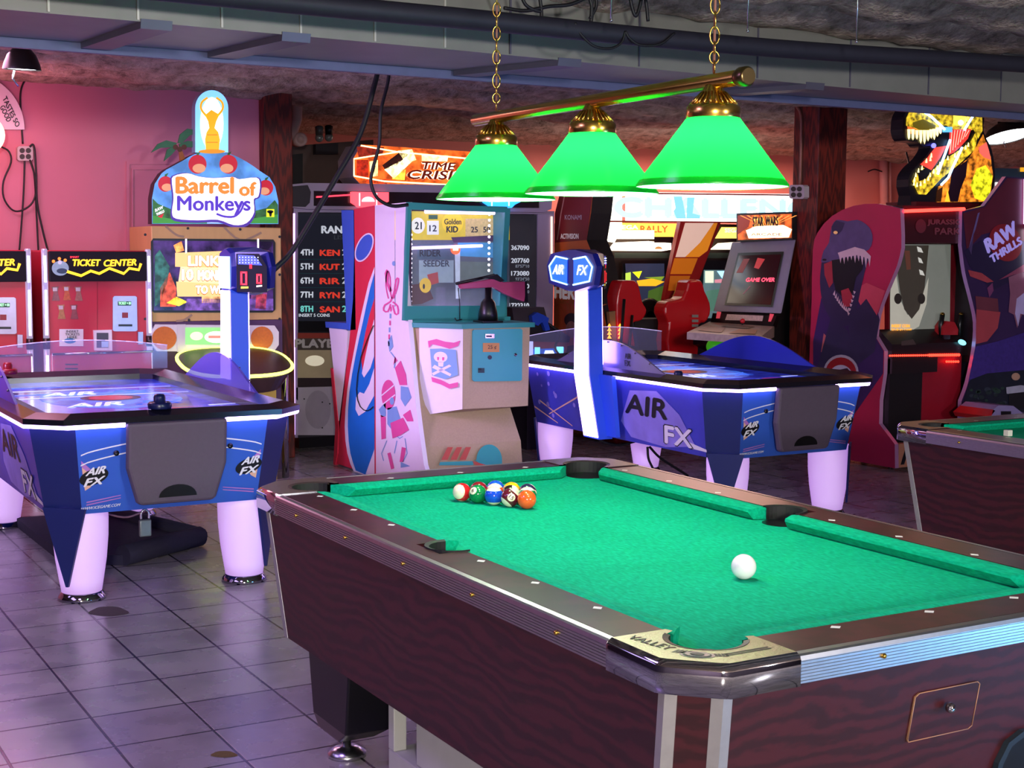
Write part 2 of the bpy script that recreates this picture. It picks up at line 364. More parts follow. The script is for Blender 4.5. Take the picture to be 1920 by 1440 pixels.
# ================================================================== pool tables
GOLDP = M('#a89c82', .34, .95, .2, 220, 0, .15)
def pool_table(x0, y0, label):
    W, L, T = 1.353, 2.36, .80
    t = thing('pool_table', label, 'pool table', (x0, y0, 0))
    def V(x, y, z): return (x0+x, y0+y, z)
    def octa(ix, iy, c, z): return [V(ix+c,iy,z), V(W-ix-c,iy,z), V(W-ix,iy+c,z), V(W-ix,L-iy-c,z), V(W-ix-c,L-iy,z), V(ix+c,L-iy,z), V(ix,L-iy-c,z), V(ix,iy+c,z)]
    lo, hi = octa(.062, .105, .075, .335), octa(.03, .03, .075, .745)
    b = MB(); b.loft([lo, hi], MAHOG); b.build('cabinet', t)
    # metal edging up the corners
    for k in range(8):
        b = MB(); p, q = Vector(lo[k]), Vector(hi[k]); a1 = (Vector(hi[(k+1) % 8])-q).normalized(); a0 = (Vector(hi[k-1])-q).normalized(); n = -(a1+a0).normalized()*.004
        w1 = .022
        ring = lambda c: [c+a1*w1+n*.3, c+n, c+a0*w1+n*.3, c+a0*w1-n*.2, c-n*.5, c+a1*w1-n*.2]
        b.loft([ring(p), ring(q)], ALUM); b.build('corner_edging', t)
    # rails: laminate caps between pockets with white diamonds
    PR = .072
    DIAM = M('#e8e4dc', .4, 0, 0)
    def rail(p0, p1, inn, dia, gap=None):
        # p0->p1 along the outer edge, inn = inward unit
        p0, p1, inn = Vector(p0), Vector(p1), Vector(inn); d = (p1-p0).normalized()
        prof = [(.022, T-.055), (.022, T-.003), (.026, T), (.14, T), (.14, T-.05)]
        b = MB(); ln = (p1-p0).length; cuts = [(0, ln)] if not gap else [(0, ln/2-gap), (ln/2+gap, ln)]
        for c0, c1 in cuts: b.loft([[Vector((x0,y0,0))+p+inn*u+Vector((0,0,z)) for u, z in prof] for p in (p0+d*c0, p0+d*c1)], RAILW)
        if gap: b.loft([[Vector((x0,y0,0))+p+inn*min(u,.068)+Vector((0,0,z)) for u, z in prof] for p in (p0+d*(ln/2-gap-.001), p0+d*(ln/2+gap+.001))], RAILW)
        for s in dia:
            c = Vector((x0,y0,T+.0006))+p0+d*s+inn*.119
            b.face([c-d*.014, c-inn*.012, c+d*.014, c+inn*.012], DIAM)
        b.build('rail', t)
        # ribbed aluminium trim on the outside
        tp = [(.0, T-.055)]
        for k in range(7):
            z = T-.055+.0062*k; tp += [(0, z), (0, z+.0042), (.0022, z+.0048), (.0022, z+.0058)]
        tp += [(0, T-.011), (.003, T-.003), (.008, T), (.0225, T+.0008), (.0225, T-.055)]
        b = MB(); b.loft([[Vector((x0,y0,0))+p+inn*u+Vector((0,0,z)) for u, z in tp] for p in (p0, p1)], ALU)
        n = max(2, int((p1-p0).length/.33))
        for k in range(n):
            c = Vector((x0,y0,T-.03))+p0+d*((p1-p0).length*(k+.5)/n)-inn*.0015
            b.sphere(c, .0055, BRASS, u=8, v=6)
        b.build('rail_trim', t)
    mid = L/2
    rail((0,.262,0), (0,L-.262,0), (1,0,0), [.214+.258*k for k in range(7) if k != 3], .066)
    rail((W,.262,0), (W,L-.262,0), (-1,0,0), [.214+.258*k for k in range(7) if k != 3], .066)
    rail((.262,0,0), (W-.262,0,0), (0,1,0), [.192, .45, .704])
    rail((.262,L,0), (W-.262,L,0), (0,-1,0), [.192, .45, .704])
    # cushions
    def cushion(p0, p1, inn, e0, e1):
        p0, p1, inn = Vector(p0), Vector(p1), Vector(inn); d = (p1-p0).normalized()
        prof = [(.139, T-.002), (.165, T), (.198, T-.006), (.199, T-.014), (.182, T-.036), (.139, T-.036)]
        def ring(p, e): return [Vector((x0,y0,0))+p+d*(e*(u-.14))+inn*u+Vector((0,0,z)) for u, z in prof]
        b = MB(); b.loft([ring(p0, e0), ring(p1, -e1)], FELT); b.build('cushion', t)
    cushion((0,.235,0), (0,mid-.062,0), (1,0,0), 1, .35); cushion((0,mid+.062,0), (0,L-.235,0), (1,0,0), .35, 1)
    cushion((W,.235,0), (W,mid-.062,0), (-1,0,0), 1, .35); cushion((W,mid+.062,0), (W,L-.235,0), (-1,0,0), .35, 1)
    cushion((.235,0,0), (W-.235,0,0), (0,1,0), 1, 1); cushion((.235,L,0), (W-.235,L,0), (0,-1,0), 1, 1)
    b = MB(); b.box(V(.05,.05,.742), V(W-.05,L-.05,.762), FELT); b.build('playing_bed', t)
    # pockets: black liner and lip
    def pocket(cx, cy, r, a0, a1, lip):
        b = MB(); pts = arc(cx, cy, r, a0, a1, 18)
        o_ = arc(cx, cy, r+.012, a0, a1, 18)
        for k in range(17):
            (xa,ya),(xb,yb) = pts[k], pts[k+1]; (xc,yc),(xd,yd) = o_[k], o_[k+1]
            b.face([V(xa,ya,.763), V(xb,yb,.763), V(xb,yb,T+.001), V(xa,ya,T+.001)], RUBBER, True)
            b.face([V(xa,ya,T+.001), V(xb,yb,T+.001), V(xd,yd,T+.004), V(xc,yc,T+.004)], lip, True)
            b.face([V(xc,yc,T+.004), V(xd,yd,T+.004), V(xd,yd,T-.004), V(xc,yc,T-.004)], lip, True)
        b.face([V(x, y, .7628) for x, y in arc(cx, cy, r*.98, 0, 2*PI, 25)[:-1]], BLACKP)
        b.build('pocket', t)
    LIP = M('#3a2f2b', .4, .1, .2)
    for sx, sy in ((0,0),(1,0),(0,1),(1,1)):
        cx = .168 if not sx else W-.168; cy = .168 if not sy else L-.168
        an = math.atan2(-1 if not sy else 1, -1 if not sx else 1)
        pocket(cx, cy, PR, an-1.75, an+1.75, LIP)
        # chrome corner casting: bevelled rim and a satin top plate
        fx = (lambda x: x) if not sx else (lambda x: W-x); fy = (lambda y: y) if not sy else (lambda y: L-y)
        out = [(0,.262),(0,.10),(.012,.082),(.082,.012),(.10,0),(.262,0)]
        inn = [(.262,.135),(.262,.14),(.245,.145)] + [(.168+PR*1.14*math.cos(q), .168+PR*1.14*math.sin(q)) for q in [math.radians(-25-13.3*k) for k in range(16)]] + [(.145,.245),(.14,.262)]
        b = MB()
        b1 = [V(fx(x), fy(y), T-.062) for x, y in out]; b2_ = [V(fx(x), fy(y), T-.008) for x, y in out]
        def ins(pts, d_):
            r_ = []
            for x, y in pts: r_.append((x+d_ if x < .15 or y < .005 and x < .2 else x, y+d_ if y < .15 or x < .005 and y < .2 else y))
            return r_
        o2 = [(.004,.262),(.004,.1015),(.0155,.084),(.084,.0155),(.1015,.004),(.262,.004)]; o3 = [(.013,.262),(.013,.105),(.022,.091),(.091,.022),(.105,.013),(.262,.013)]
        rr = [[V(fx(x), fy(y), z) for x, y in o] for o, z in ((o3, T-.064), (out, T-.06), (out, T-.010), (o2, T-.003), (o3, T+.003))]
        b.loft(rr, CHROME, False, True, closed=False)
        b.face([V(fx(x), fy(y), T+.003) for x, y in o3+inn], GOLDP)
        # end caps so the casting has thickness
        for e in (0, -1):
            b.face([r_[e] for r_ in rr]+[V(fx(.14), fy(.262), T+.003) if e == 0 else V(fx(.262), fy(.14), T+.003), V(fx(.14), fy(.262), T-.064) if e == 0 else V(fx(.262), fy(.14), T-.064)], CHROME)
        if not sx and not sy:
            INK = M('#1b1b1d', .4, .3, 0)
            def S(x, y): return Vector(V(x, y, T+.0036))
            b.text('VALLEY', S(.035,.245), S(.055,.135), S(.060,.252), INK, .012)
            for k in range(4): b.face([S(.052+.005*k,.122-.006*k), S(.056+.005*k,.118-.006*k), S(.078+.005*k,.126-.006*k), S(.074+.005*k,.130-.006*k)], INK)
            cc = S(.085,.085)
            for r_, mt in ((.030, CHROMES), (.024, INK), (.021, CHROMES), (.012, INK)):
                b.face([cc+Vector((r_*math.cos(q)*.8-r_*math.sin(q)*.5, -r_*math.cos(q)*.8-r_*math.sin(q)*.5, .0003*(.03-r_)/.003)) for q in [2*PI*k/20 for k in range(20)]], mt)
            for k in range(4): b.face([S(.108+.006*k,.060-.003*k), S(.112+.006*k,.056-.003*k), S(.120+.006*k,.072-.003*k), S(.116+.006*k,.076-.003*k)], INK)
            for k in range(2): b.face([S(.13,.052+.009*k), S(.235,.052+.009*k), S(.235,.057+.009*k), S(.13,.057+.009*k)], INK)
        b.build('corner_casting', t)
    for cx, an in ((.138, PI), (W-.138, 0)): pocket(cx, mid, .060, an-1.75, an+1.75, RUBBER)
    # legs
    for lx, ly in ((.165,.46),(W-.165,.46),(.165,L-.46),(W-.165,L-.46)):
        sx = 1 if lx > W/2 else -1; sy = 1 if ly > mid else -1
        b = MB()
        top = [(lx-.08,ly-.17),(lx+.08,ly-.17),(lx+.08,ly+.15),(lx-.08,ly+.15)]
        c = (lx-.01*sx, ly+.05*sy)
        md = [(c[0]-.075,c[1]-.16),(c[0]+.075,c[1]-.16),(c[0]+.075,c[1]+.10),(c[0]-.075,c[1]+.10)]
        bo = [(c[0]-.06,c[1]-.07),(c[0]+.06,c[1]-.07),(c[0]+.06,c[1]+.09),(c[0]-.06,c[1]+.09)]
        b.loft([[V(x,y,.075) for x,y in bo], [V(x,y,.125) for x,y in md], [V(x,y,.336) for x,y in top]], BLACKP)
        lg = b.build('leg', t, bevel=.006)
        b = MB(); b.lathe([(.014,.08),(.014,.032),(.035,.028),(.06,.012),(.06,0)], V(c[0], c[1]+.01, 0), CHROMES, 20); b.build('leveller', lg)
    # coin door and ball return at the near end (end board leans in towards the floor)
    def end(x, z, o=.0): return Vector(V(x, .03+(.745-z)*.183-o, z))
    b = MB(); q = [(.605,.556),(.775,.556),(.785,.562),(.785,.656),(.777,.662),(.612,.662),(.602,.655),(.602,.562)]
    b.prism([end(x, z, .003) for x, z in q], (0,.004,0), MAHOG, M('#b98a63', .5, 0, .1))
    EDGE = M('#a5785a', .5, 0, .1)
    for i in range(8):
        (xa,za),(xb,zb) = q[i], q[(i+1) % 8]; b.tube([end(xa,za,.0035), end(xb,zb,.0035)], .0011, EDGE, 5)
    dr = b.build('access_door', t)
    b = MB(); b.lathe([(.0,.0),(.011,.0),(.011,.008),(.008,.012),(0,.012)], end(.693,.622,.014), CHROME, 16, 'y'); b.build('lock', dr)
    b = MB(); q = [(.86+.18*math.cos(k), .40+.115*math.sin(k)) for k in []]
    oo = [(.88,.37),(.88,.46),(.90,.505),(.94,.525),(1.2,.525),(1.24,.505),(1.26,.46),(1.26,.37)]; ii = [(.895,.372),(.895,.455),(.912,.495),(.945,.51),(1.195,.51),(1.228,.495),(1.245,.455),(1.245,.372)]
    for k in range(7): b.face([end(*oo[k],.014), end(*oo[k+1],.014), end(*ii[k+1],.014), end(*ii[k],.014)], M('#26323c', .4, .2, .1)); b.face([end(*oo[k],.014), end(*oo[k+1],.014), end(*oo[k+1],-.005), end(*oo[k],-.005)], M('#26323c', .4, .2, .1))
    b.face([end(x, z, .001) for x, z in ii], BLACKP); b.build('ball_return', t)
    return t
T1 = pool_table(0, 0, 'mahogany pool table in the foreground with racked balls and white cue ball')
T2 = pool_table(0, 0, 'second mahogany pool table cut off at the right edge with chalk on its rail') if False else copy_tree(T1, (2.995, .26, 0))
T2['label'] = 'second mahogany pool table cut off at the right edge with chalk cube on its rail'
b = MB(); c = on(1890, 812, 2, .812); b.box(c-Vector((.013,.013,.012)), c+Vector((.013,.013,.013)), M('#d8d6c8', .8, 0, .1), .002); b.lathe([(.007,.0),(.006,.0008),(0,.0009)], c+Vector((0,0,.0128)), M('#3d7fb0', .9, 0, .2), 10)
tag(b.build('chalk_cube', loc=tuple(c-Vector((0,0,.012)))), 'small pale chalk cube standing on the rail of the second pool table', 'chalk')
# ------------------------------------------------------------------ balls
BR = .0291; BZ = .762
IV = M('#efe6c4', .12, 0, .03, 20, 0, 0, .5)
def ball(px, py, col, stripe, num, label, rot, d=None, r=BR):
    c = (on(px, py, 2, BZ) if d is None else Vector(d)); c.z = BZ+r
    cm = M(col, .12, 0, .03, 20, 0, 0, .5)
    b = MB(); q = bmesh.ops.create_uvsphere(b.bm, u_segments=32, v_segments=24, radius=r)['verts']
    i0, i1 = b.mi(cm), b.mi(IV)
    for f in b.bm.faces:
        f.smooth = True; z = f.calc_center_median().z/r
        f.material_index = (i1 if abs(z) > .56 else i0) if stripe else i0
    # number spot: a small disc wrapped on the side of the ball
    def sp(a, e, R): return Vector((R*math.cos(a)*math.cos(e), R*math.sin(a)*math.cos(e), R*math.sin(e)))
    if num:
        ring = [sp(-PI/2+.44*math.cos(t), .44*math.sin(t), r*1.003) for t in [2*PI*k/20 for k in range(20)]]
        lv = [[b.bm.verts.new(sp(-PI/2+g*math.cos(t), g*math.sin(t), r*1.004)) for t in [2*PI*k/20 for k in range(20)]] for g in (.44, .33, .22, .11, .02)]
        for A_, B_ in zip(lv, lv[1:]):
            for k in range(20):
                f = b.bm.faces.new((A_[k], A_[(k+1) % 20], B_[(k+1) % 20], B_[k])); f.material_index = i1; f.smooth = True
        w = .0075 if len(num) > 1 else .0042
        b.text(num, (-w,-r*1.012,-.006), (w,-r*1.012,-.006), (-w,-r*1.012,.006), M('#141414', .3, 0, 0), .01)
    bmesh.ops.transform(b.bm, matrix=Matrix.Translation(c) @ rot.to_matrix().to_4x4(), verts=b.bm.verts)
    return tag(b.build('pool_ball', loc=tuple(c-Vector((0,0,r)))), label, 'pool ball', 'racked pool balls')
from mathutils import Euler
o0 = on(866, 940, 2, BZ); o4 = on(995, 955, 2, BZ); dv = (o4-o0).normalized(); pv = Vector((-dv.y, dv.x, 0)); DB = .0596
def rk(rw, i): 
    p = o0+dv*(DB*(i+rw*.5))+pv*(DB*.866*rw); return (p.x, p.y, 0)
def RT(x, y, z): return Euler((math.radians(x), math.radians(y), math.radians(z)))
ball(0,0,'#d21f26', True, '11', 'red and white striped ball at the left end of the front row of the rack', RT(78,0,-62), rk(0,0))
ball(0,0,'#0d7a40', False, '6', 'solid green pool ball second from left in the front row of the rack', RT(-30,0,-65), rk(0,1))
ball(0,0,'#1747c4', True, '10', 'blue ball with wide band and white caps in the middle of the front row', RT(0,0,120), rk(0,2))
ball(0,0,'#5e1626', True, '15', 'maroon striped ball showing number fifteen in the front row', RT(-15,42,-32), rk(0,3))
ball(0,0,'#ef5a22', False, '5', 'solid orange pool ball at the right end of the front row of the rack', RT(0,0,150), rk(0,4))
ball(0,0,'#8c1a22', False, '7', 'dark red pool ball behind the solid green ball', RT(0,0,120), rk(1,0))
ball(0,0,'#d4352a', True, '3', 'red striped ball peeking above the blue banded front ball', RT(0,0,100), rk(1,1))
ball(0,0,'#2c2019', True, '8', 'dark brown and cream ball behind the maroon striped ball', RT(20,60,-20), rk(1,2))
ball(0,0,'#137a3c', True, '14', 'green striped ball directly behind the solid orange ball', RT(10,0,140), rk(1,3))
ball(0,0,'#1a52c8', False, '2', 'solid blue pool ball at the left of the third rack row', RT(0,0,120), rk(2,0))
ball(0,0,'#f2b81c', False, '1', 'solid yellow pool ball in the middle of the third rack row', RT(0,0,120), rk(2,1))
ball(0,0,'#2a2145', True, '12', 'dark purple and white striped ball at the back right of the rack', RT(0,58,20), rk(2,2))
c = on(1394, 1086, 2, BZ); b = MB(); b.sphere(c+Vector((0,0,.0305)), .0305, M('#f4f0ee', .12, 0, .02, 20, 0, 0, .5), u=32, v=24)
tag(b.build('cue_ball', loc=tuple(c)), 'white cue ball alone on the green cloth', 'cue ball')
# grey steel stand under the near table
t = thing('floor_stand', 'grey painted steel box standing under the foreground pool table', 'stand', (.3, 1.2, 0))
GREY = M('#a9a8a2', .55, .1, .15, 8)
b = MB(); b.box((.15,.6,0), (.5,1.6,.14), GREY, .004); b.build('box', t)
b = MB(); b.box((.15,1.562,.14), (.19,1.6,.335), GREY, .003); b.build('upright', t)
b = MB(); b.box((.16,.6,.14), (.46,1.44,.33), GREY, .004); b.build('panel', t)
b = MB(); b.box((.142,1.12,.02), (.15,1.45,.115), GREY, .002)
for y in (1.2, 1.4): b.sphere((.141, y, .075), .012, M('#5a4230', .6, .3, .2), u=10, v=8)
b.build('cover_plate', t)
# ================================================================== lamp over the near table
def b_shade(nt, b):
    L = nt.links; tr = nt.nodes.new('ShaderNodeBsdfTranslucent'); tr.inputs[0].default_value = (.002, .17, .014, 1)
    mx = nt.nodes.new('ShaderNodeMixShader'); mx.inputs[0].default_value = .5; b.inputs['Base Color'].default_value = (.003, .58, .016, 1); b.inputs['Roughness'].default_value = .25
    em = nt.nodes.new('ShaderNodeEmission'); em.inputs[0].default_value = (.003, .7, .05, 1); em.inputs[1].default_value = .12; ad = nt.nodes.new('ShaderNodeAddShader')
    L.new(b.outputs[0], mx.inputs[1]); L.new(tr.outputs[0], mx.inputs[2]); L.new(mx.outputs[0], ad.inputs[0]); L.new(em.outputs[0], ad.inputs[1]); L.new(ad.outputs[0], nt.nodes['Material Output'].inputs[0])
SHADE = custom('green_glass_shade', b_shade)
lamp = thing('hanging_lamp', 'brass bar lamp with three glowing green cone shades hanging over the pool table', 'lamp', (.676, 1.38, 1.96))
b = MB(); b.lathe([(0,0),(.016,0),(.019,.006),(.019,1.36),(.016,1.366),(0,1.366)], (.676,2.075,1.96), BRASS, 20, 'y'); b.build('bar', lamp)
b = MB(); b.lathe([(0,-.03),(.018,-.026),(.024,-.01),(.024,.012),(.019,.018)], (.676,.709+.012,1.96), M('#6d5a3a', .3, 1, .1), 20, 'y'); b.build('end_cap', lamp)
for y in (.838, 1.384, 1.935):
    b = MB(); pr_ = [(.186,1.705),(.187,1.71),(.062,1.876)]
    b.lathe(pr_, (.676,y,0), SHADE, 48, caps=False); sh = b.build('shade', lamp)
    b = MB(); b.lathe([(.0635,1.868),(.066,1.874),(.066,1.896),(.062,1.902),(.056,1.905),(.044,1.916),(.033,1.928),(.026,1.94),(.022,1.946),(.02,1.952),(0,1.952)], (.676,y,0), BRASS, 32, caps=False)
    for k in range(24):
        a_ = 2*PI*k/24; b.tube([(.676+.058*math.cos(a_), y+.058*math.sin(a_), 1.905), (.676+.03*math.cos(a_), y+.03*math.sin(a_), 1.934)], .0026, BRASS, 5)
    b.build('shade_cap', lamp)
    b = MB(); b.lathe([(.1845,1.706),(.1715,1.724)], (.676,y,0), M('#8ff0b4', .5, 0, 0, 18, .18), 48, caps=False); b.build('shade_lining', sh)
    b = MB(); b.sphere((.676,y,1.84), .03, E('#f4fff0', 6), u=16, v=10); b.lathe([(.013,1.82),(.013,1.87)], (.676,y,0), BRASS, 12); b.build('bulb', lamp)
    point('bulb_light', (.676,y,1.772), (1, 1, .95), 16.5, .025)
for y in (.838, 1.935):
    b = MB(); z = 1.98; k = 0
    while z < 2.74:
        big = .043 if z > 2.03 else .03; pts = []
        for q in range(17):
            t = 2*PI*q/16; u = .0115*math.cos(t); v = big/2*math.sin(t)
            pts.append((.676+(u if k % 2 else 0)*.87+(0 if k % 2 else u*.49), y-(u if k % 2 else 0)*.49+(0 if k % 2 else u*.87), z+big/2+v))
        b.tube(pts, .0022, BRASS, 6); z += big-.007; k += 1
    b.build('chain', lamp)
    b = MB(); b.tube([(.676,y,1.98), (.679,y+.004,2.3), (.676,y,2.74)], .0035, M('#8a5a48', .6, 0, .1), 6); b.build('cord', lamp)

# ================================================================== air hockey tables
NAVY = M('#1c2763', .35, 0, .12, 8); ABLUE = M('#3560c8', .35, 0, .15, 3); ABLUE2 = M('#3d43b4', .35, 0, .45, 4); GOAL = M('#564a5c', .6, 0, .1, 60, 0, .1)
LEGM = M('#ddcdec', .5, 0, .03, 9, .40, 0, 0, 0, 1, '#dba2ff'); RIMB = M('#14121c', .18, 0, .1); POLEB = M('#2a4fd8', .4, 0, .06, 6, .12)
WLOGO = M('#e9e9f2', .4, 0, 0); BLOGO = M('#0f1016', .4, 0, 0); SWOOSH = M('#c9a9d8', .4, 0, 0); PEACH = M('#e6b7a0', .4, 0, .1); ROSE = M('#b478c8', .4, 0, .1)
def clear(hexc, al, rough=.08):
    return M(hexc, rough, 0, 0, 18, 0, 0, 0, 0, al)
FIELD = M('#2b3cc9', .16, 0, .6, 4.5, .34, 0, .4, 0, 1, '*'); FIELDW = M('#cfd8ff', .2, 0, .1, 5, .6); FIELDR = M('#c8303a', .2, 0, .1, 5, .25); FIELDC = M('#3f6ff0', .2, 0, .5, 6, .55, 0, 0, 0, 1, '*')
def air_table(x0, y0, pole_left, label):
    W, L = 1.22, 2.30; t = thing('air_hockey_table', label, 'air hockey table', (x0+W/2, y0+L/2, 0))
    V = lambda x, y, z: Vector((x0+x, y0+y, z))
    def oc(i, c, z): return [V(i+c,i,z), V(W-i-c,i,z), V(W-i,i+c,z), V(W-i,L-i-c,z), V(W-i-c,L-i,z), V(i+c,L-i,z), V(i,L-i-c,z), V(i,i+c,z)]
    b = MB(); b.loft([oc(.085,.13,.40), oc(.02,.16,.785)], ABLUE, mats=[ABLUE, NAVY, ABLUE2, NAVY, ABLUE, NAVY, ABLUE2, NAVY])
    # end panels: navy at both sides of the light blue centre, swooshes and oval emblems
    def fr(x, z, o=.003): return V(x, .02+(.785-z)*.169-o, z)
    for (xa, xb) in ((.10,.245),(W-.245,W-.10)): pass
    for s in (0, 1):
        mx = (lambda x: x) if not s else (lambda x: W-x)
        for zz, dz in ((.66,.045),(.615,.05)):
            q = [(mx(.205+.028*k), zz+dz*(k/8)**.7*(1 if not s else 1)) for k in range(9)]
            for a_, c_ in zip(q, q[1:]): b.face([fr(*a_,.004), fr(*c_,.004), fr(c_[0],c_[1]+.006,.004), fr(a_[0],a_[1]+.006,.004)], WLOGO)
        b.face([fr(mx(.206),.64), fr(mx(.30),.55), fr(mx(.218),.545)], ROSE); b.face([fr(mx(.210),.61,.0035), fr(mx(.27),.555,.0035), fr(mx(.25),.52,.0035), fr(mx(.225),.505,.0035)], PEACH)
        for k in range(2): b.face([fr(mx(.232),.455-.012*k,.004), fr(mx(.38),.475-.012*k,.004), fr(mx(.38),.471-.012*k,.004), fr(mx(.232),.449-.012*k,.004)], ROSE)
        cx = .262 if not s else W-.262
        b.face([fr(cx+.062*math.cos(q)-.0, .565+.036*math.sin(q)+.012*math.cos(q), .0045) for q in [2*PI*k/24 for k in range(24)]], BLOGO)
        b.text('AIR', fr(cx-.038,.570,.006), fr(cx+.046,.578,.006), fr(cx-.022,.606,.006), WLOGO, .03); b.text('FX', fr(cx-.045,.522,.006), fr(cx+.035,.530,.006), fr(cx-.029,.560,.006), WLOGO, .035)
        b.lathe([(0,0),(.012,0),(.012,.006),(0,.006)], fr(mx(.355),.665,.006), BLACKP, 12, 'y')
    b.text('WWW.ICEGAME.COM', fr(.205,.418,.0045), fr(.375,.424,.0045), fr(.21,.431,.0045), WLOGO, .01)
    # side panels: big two-line emblem, sparks
    sd = (lambda y, z, o=.003: V(.02+(.785-z)*.169-o, y, z))
    b.text('AIR', sd(.98,.575,.006), sd(.54,.575,.006), sd(.94,.70,.006), BLOGO, .035)
    for dd, mt in ((.0045, BLOGO), (.006, WLOGO)):
        e = .012 if dd < .005 else 0
        b.text('FX', sd(.60+e,.435-e*.5,dd), sd(.33-e,.435-e*.5,dd), sd(.58+e,.545+e*.5,dd), mt, .05 if e else .035)
    b.face([sd(.36,.435,.004), sd(.2,.43,.004), sd(.2,.445,.004), sd(.36,.47,.004)], WLOGO)
    gl = M('#8f86e6', .4, 0, .4, 6)
    b.face([sd(1.04+.0*k, .52) for k in (0,)]+[sd(.9,.72), sd(.62,.74), sd(.42,.62), sd(.3,.45), sd(.6,.41), sd(.95,.43)], gl)
    for k in range(14):
        yy, zz, r_ = random.uniform(1.35, 2.1), random.uniform(.45, .75), random.uniform(.006, .02)
        b.face([sd(yy+r_*math.cos(q), zz+r_*math.sin(q), .004) for q in [2*PI*j/10 for j in range(10)]], gl)
    for ya, za, yb, zb in ((2.08,.5,1.8,.42),(2.0,.55,1.62,.42),(1.5,.62,1.9,.47)):
        b.face([sd(ya,za,.004), sd(yb,zb,.004), sd(yb,zb+.007,.004), sd(ya,za+.012,.004)], PEACH)
    b.build('body', t)
    # dark rim frame
    b = MB(); oi, oo = oc(.13,.06,.82), oc(-.015,.14,.825); ob = oc(-.015,.14,.80); ib = oc(.13,.06,.775); om = oc(.05,.12,.845)
    b.loft([ob, oo, om, oi, ib], RIMB, False); b.build('rim', t)
    b = MB(); b.face(oc(.12,.06,.79), FIELD)
    fz = lambda x, y: V(x, y, .7915)
    ring = lambda cx, cy, rx, ry, z: [V(cx+rx*math.cos(q), cy+ry*math.sin(q), z) for q in [2*PI*k/32 for k in range(32)]]
    b.face(ring(W/2,L/2,.34,.5,.7908), FIELDC)
    b.face(ring(W/2,L/2,.15,.15,.7915), M('#10153f', .2, 0, .1)); b.face(ring(W/2,L/2,.11,.11,.792), FIELDR)
    for yy, w_ in ((.78, .3), (L-.95, .3)):
        b.text('AIR', V(W/2-w_,yy,.7925), V(W/2-.02,yy,.7925), V(W/2-w_+.05,yy+.17,.7925), FIELDW, .02)
        b.text('FX', V(W/2+.03,yy,.7925), V(W/2+.27,yy,.7925), V(W/2+.08,yy+.17,.7925), FIELDC, .02)
    for k in range(5): b.face([fz(.15+.2*k,.35+.06*k), fz(.3+.2*k,.42+.05*k), fz(.32+.2*k,.43+.05*k), fz(.15+.2*k,.385+.06*k)], FIELDR if k % 2 else FIELDW)
    for k in range(4): b.face([fz(.14,1.25+.2*k), fz(W-.16,1.3+.17*k), fz(W-.16,1.31+.17*k), fz(.14,1.29+.2*k)], FIELDC if k % 2 else FIELDW)
    b.build('playfield', t)
    # glowing edge strips
    def strip(pts, nm='light_strip'):
        b = MB(); b.tube(pts, .0125, LED, 8); b.build(nm, t)
    z = .793; o_ = -.006
    p = oc(o_,.15,z)
    yc = L/2+.0
    strip([V(.385,o_,z), p[0], p[7], V(o_,yc-.13,z)]); strip([V(W-.385,o_,z), p[1], p[2], V(W-o_,yc-.13,z)])
    strip([V(o_,yc+.13,z), p[6], p[5], V(.385,L-o_,z)]); strip([V(W-o_,yc+.13,z), p[3], p[4], V(W-.385,L-o_,z)])
    # goal boxes at both ends
    for e in (0, 1):
        my = (lambda y: y) if not e else (lambda y: L-y)
        out = [(.385,.80),(.385,.60),(.43,.445),(.445,.43),(W-.445,.43),(W-.43,.445),(W-.385,.60),(W-.385,.80)]
        b = MB(); b.loft([[V(x,my(-.008+(.8-z)*.12),z) for x, z in out], [V(x*.97+W*.015,my(-.045+(.8-z)*.10),z*.985+.009) for x, z in out]], GOAL)
        b.face([V(W/2+.085*math.cos(q), my(-.0455+(.8-(.462+.055*math.sin(q)))*.10-.001), .462+.055*math.sin(q)) for q in [PI*k/12 for k in range(13)]], BLACKP)
        for k in range(5): b.face([V(W/2-.2,my(-.0475+.0165),.56+.012*k), V(W/2+.2,my(-.0475+.0165),.56+.012*k), V(W/2+.2,my(-.0475+.0165),.564+.012*k), V(W/2-.2,my(-.0475+.0165),.564+.012*k)], M('#443a4a', .7, 0, .1)) if False else None
        b.build('goal_box', t, bevel=.012)
    # glowing legs with navy corner fins
    for lx in (.235, W-.235):
        for ly in (.212, L-.212):
            sx = -1 if lx < W/2 else 1; sy = -1 if ly < L/2 else 1
            b = MB(); b.lathe([(.119,.42),(.121,.36),(.119,.28),(.110,.18),(.096,.09),(.087,.035)], V(lx,ly,0), LEGM, 28); lg = b.build('leg', t)
            b = MB(); b.lathe([(.088,.036),(.092,.03),(.103,.014),(.106,0)], V(lx,ly,0), CHROME, 28); b.build('foot', lg)
            n = Vector((sx,sy,0)).normalized(); tt = Vector((-n.y,n.x,0)); c = V(lx,ly,0)
            b = MB(); b.prism([c+n*.116+tt*.105+Vector((0,0,.425)), c+n*.116-tt*.105+Vector((0,0,.425)), c+n*.104-tt*.006+Vector((0,0,.075)), c+n*.104+tt*.006+Vector((0,0,.075))], n*.012, NAVY)
            b.build('corner_fin', lg)
    # side guards: curved fins over the middle of both long rims
    px = 0 if pole_left else W
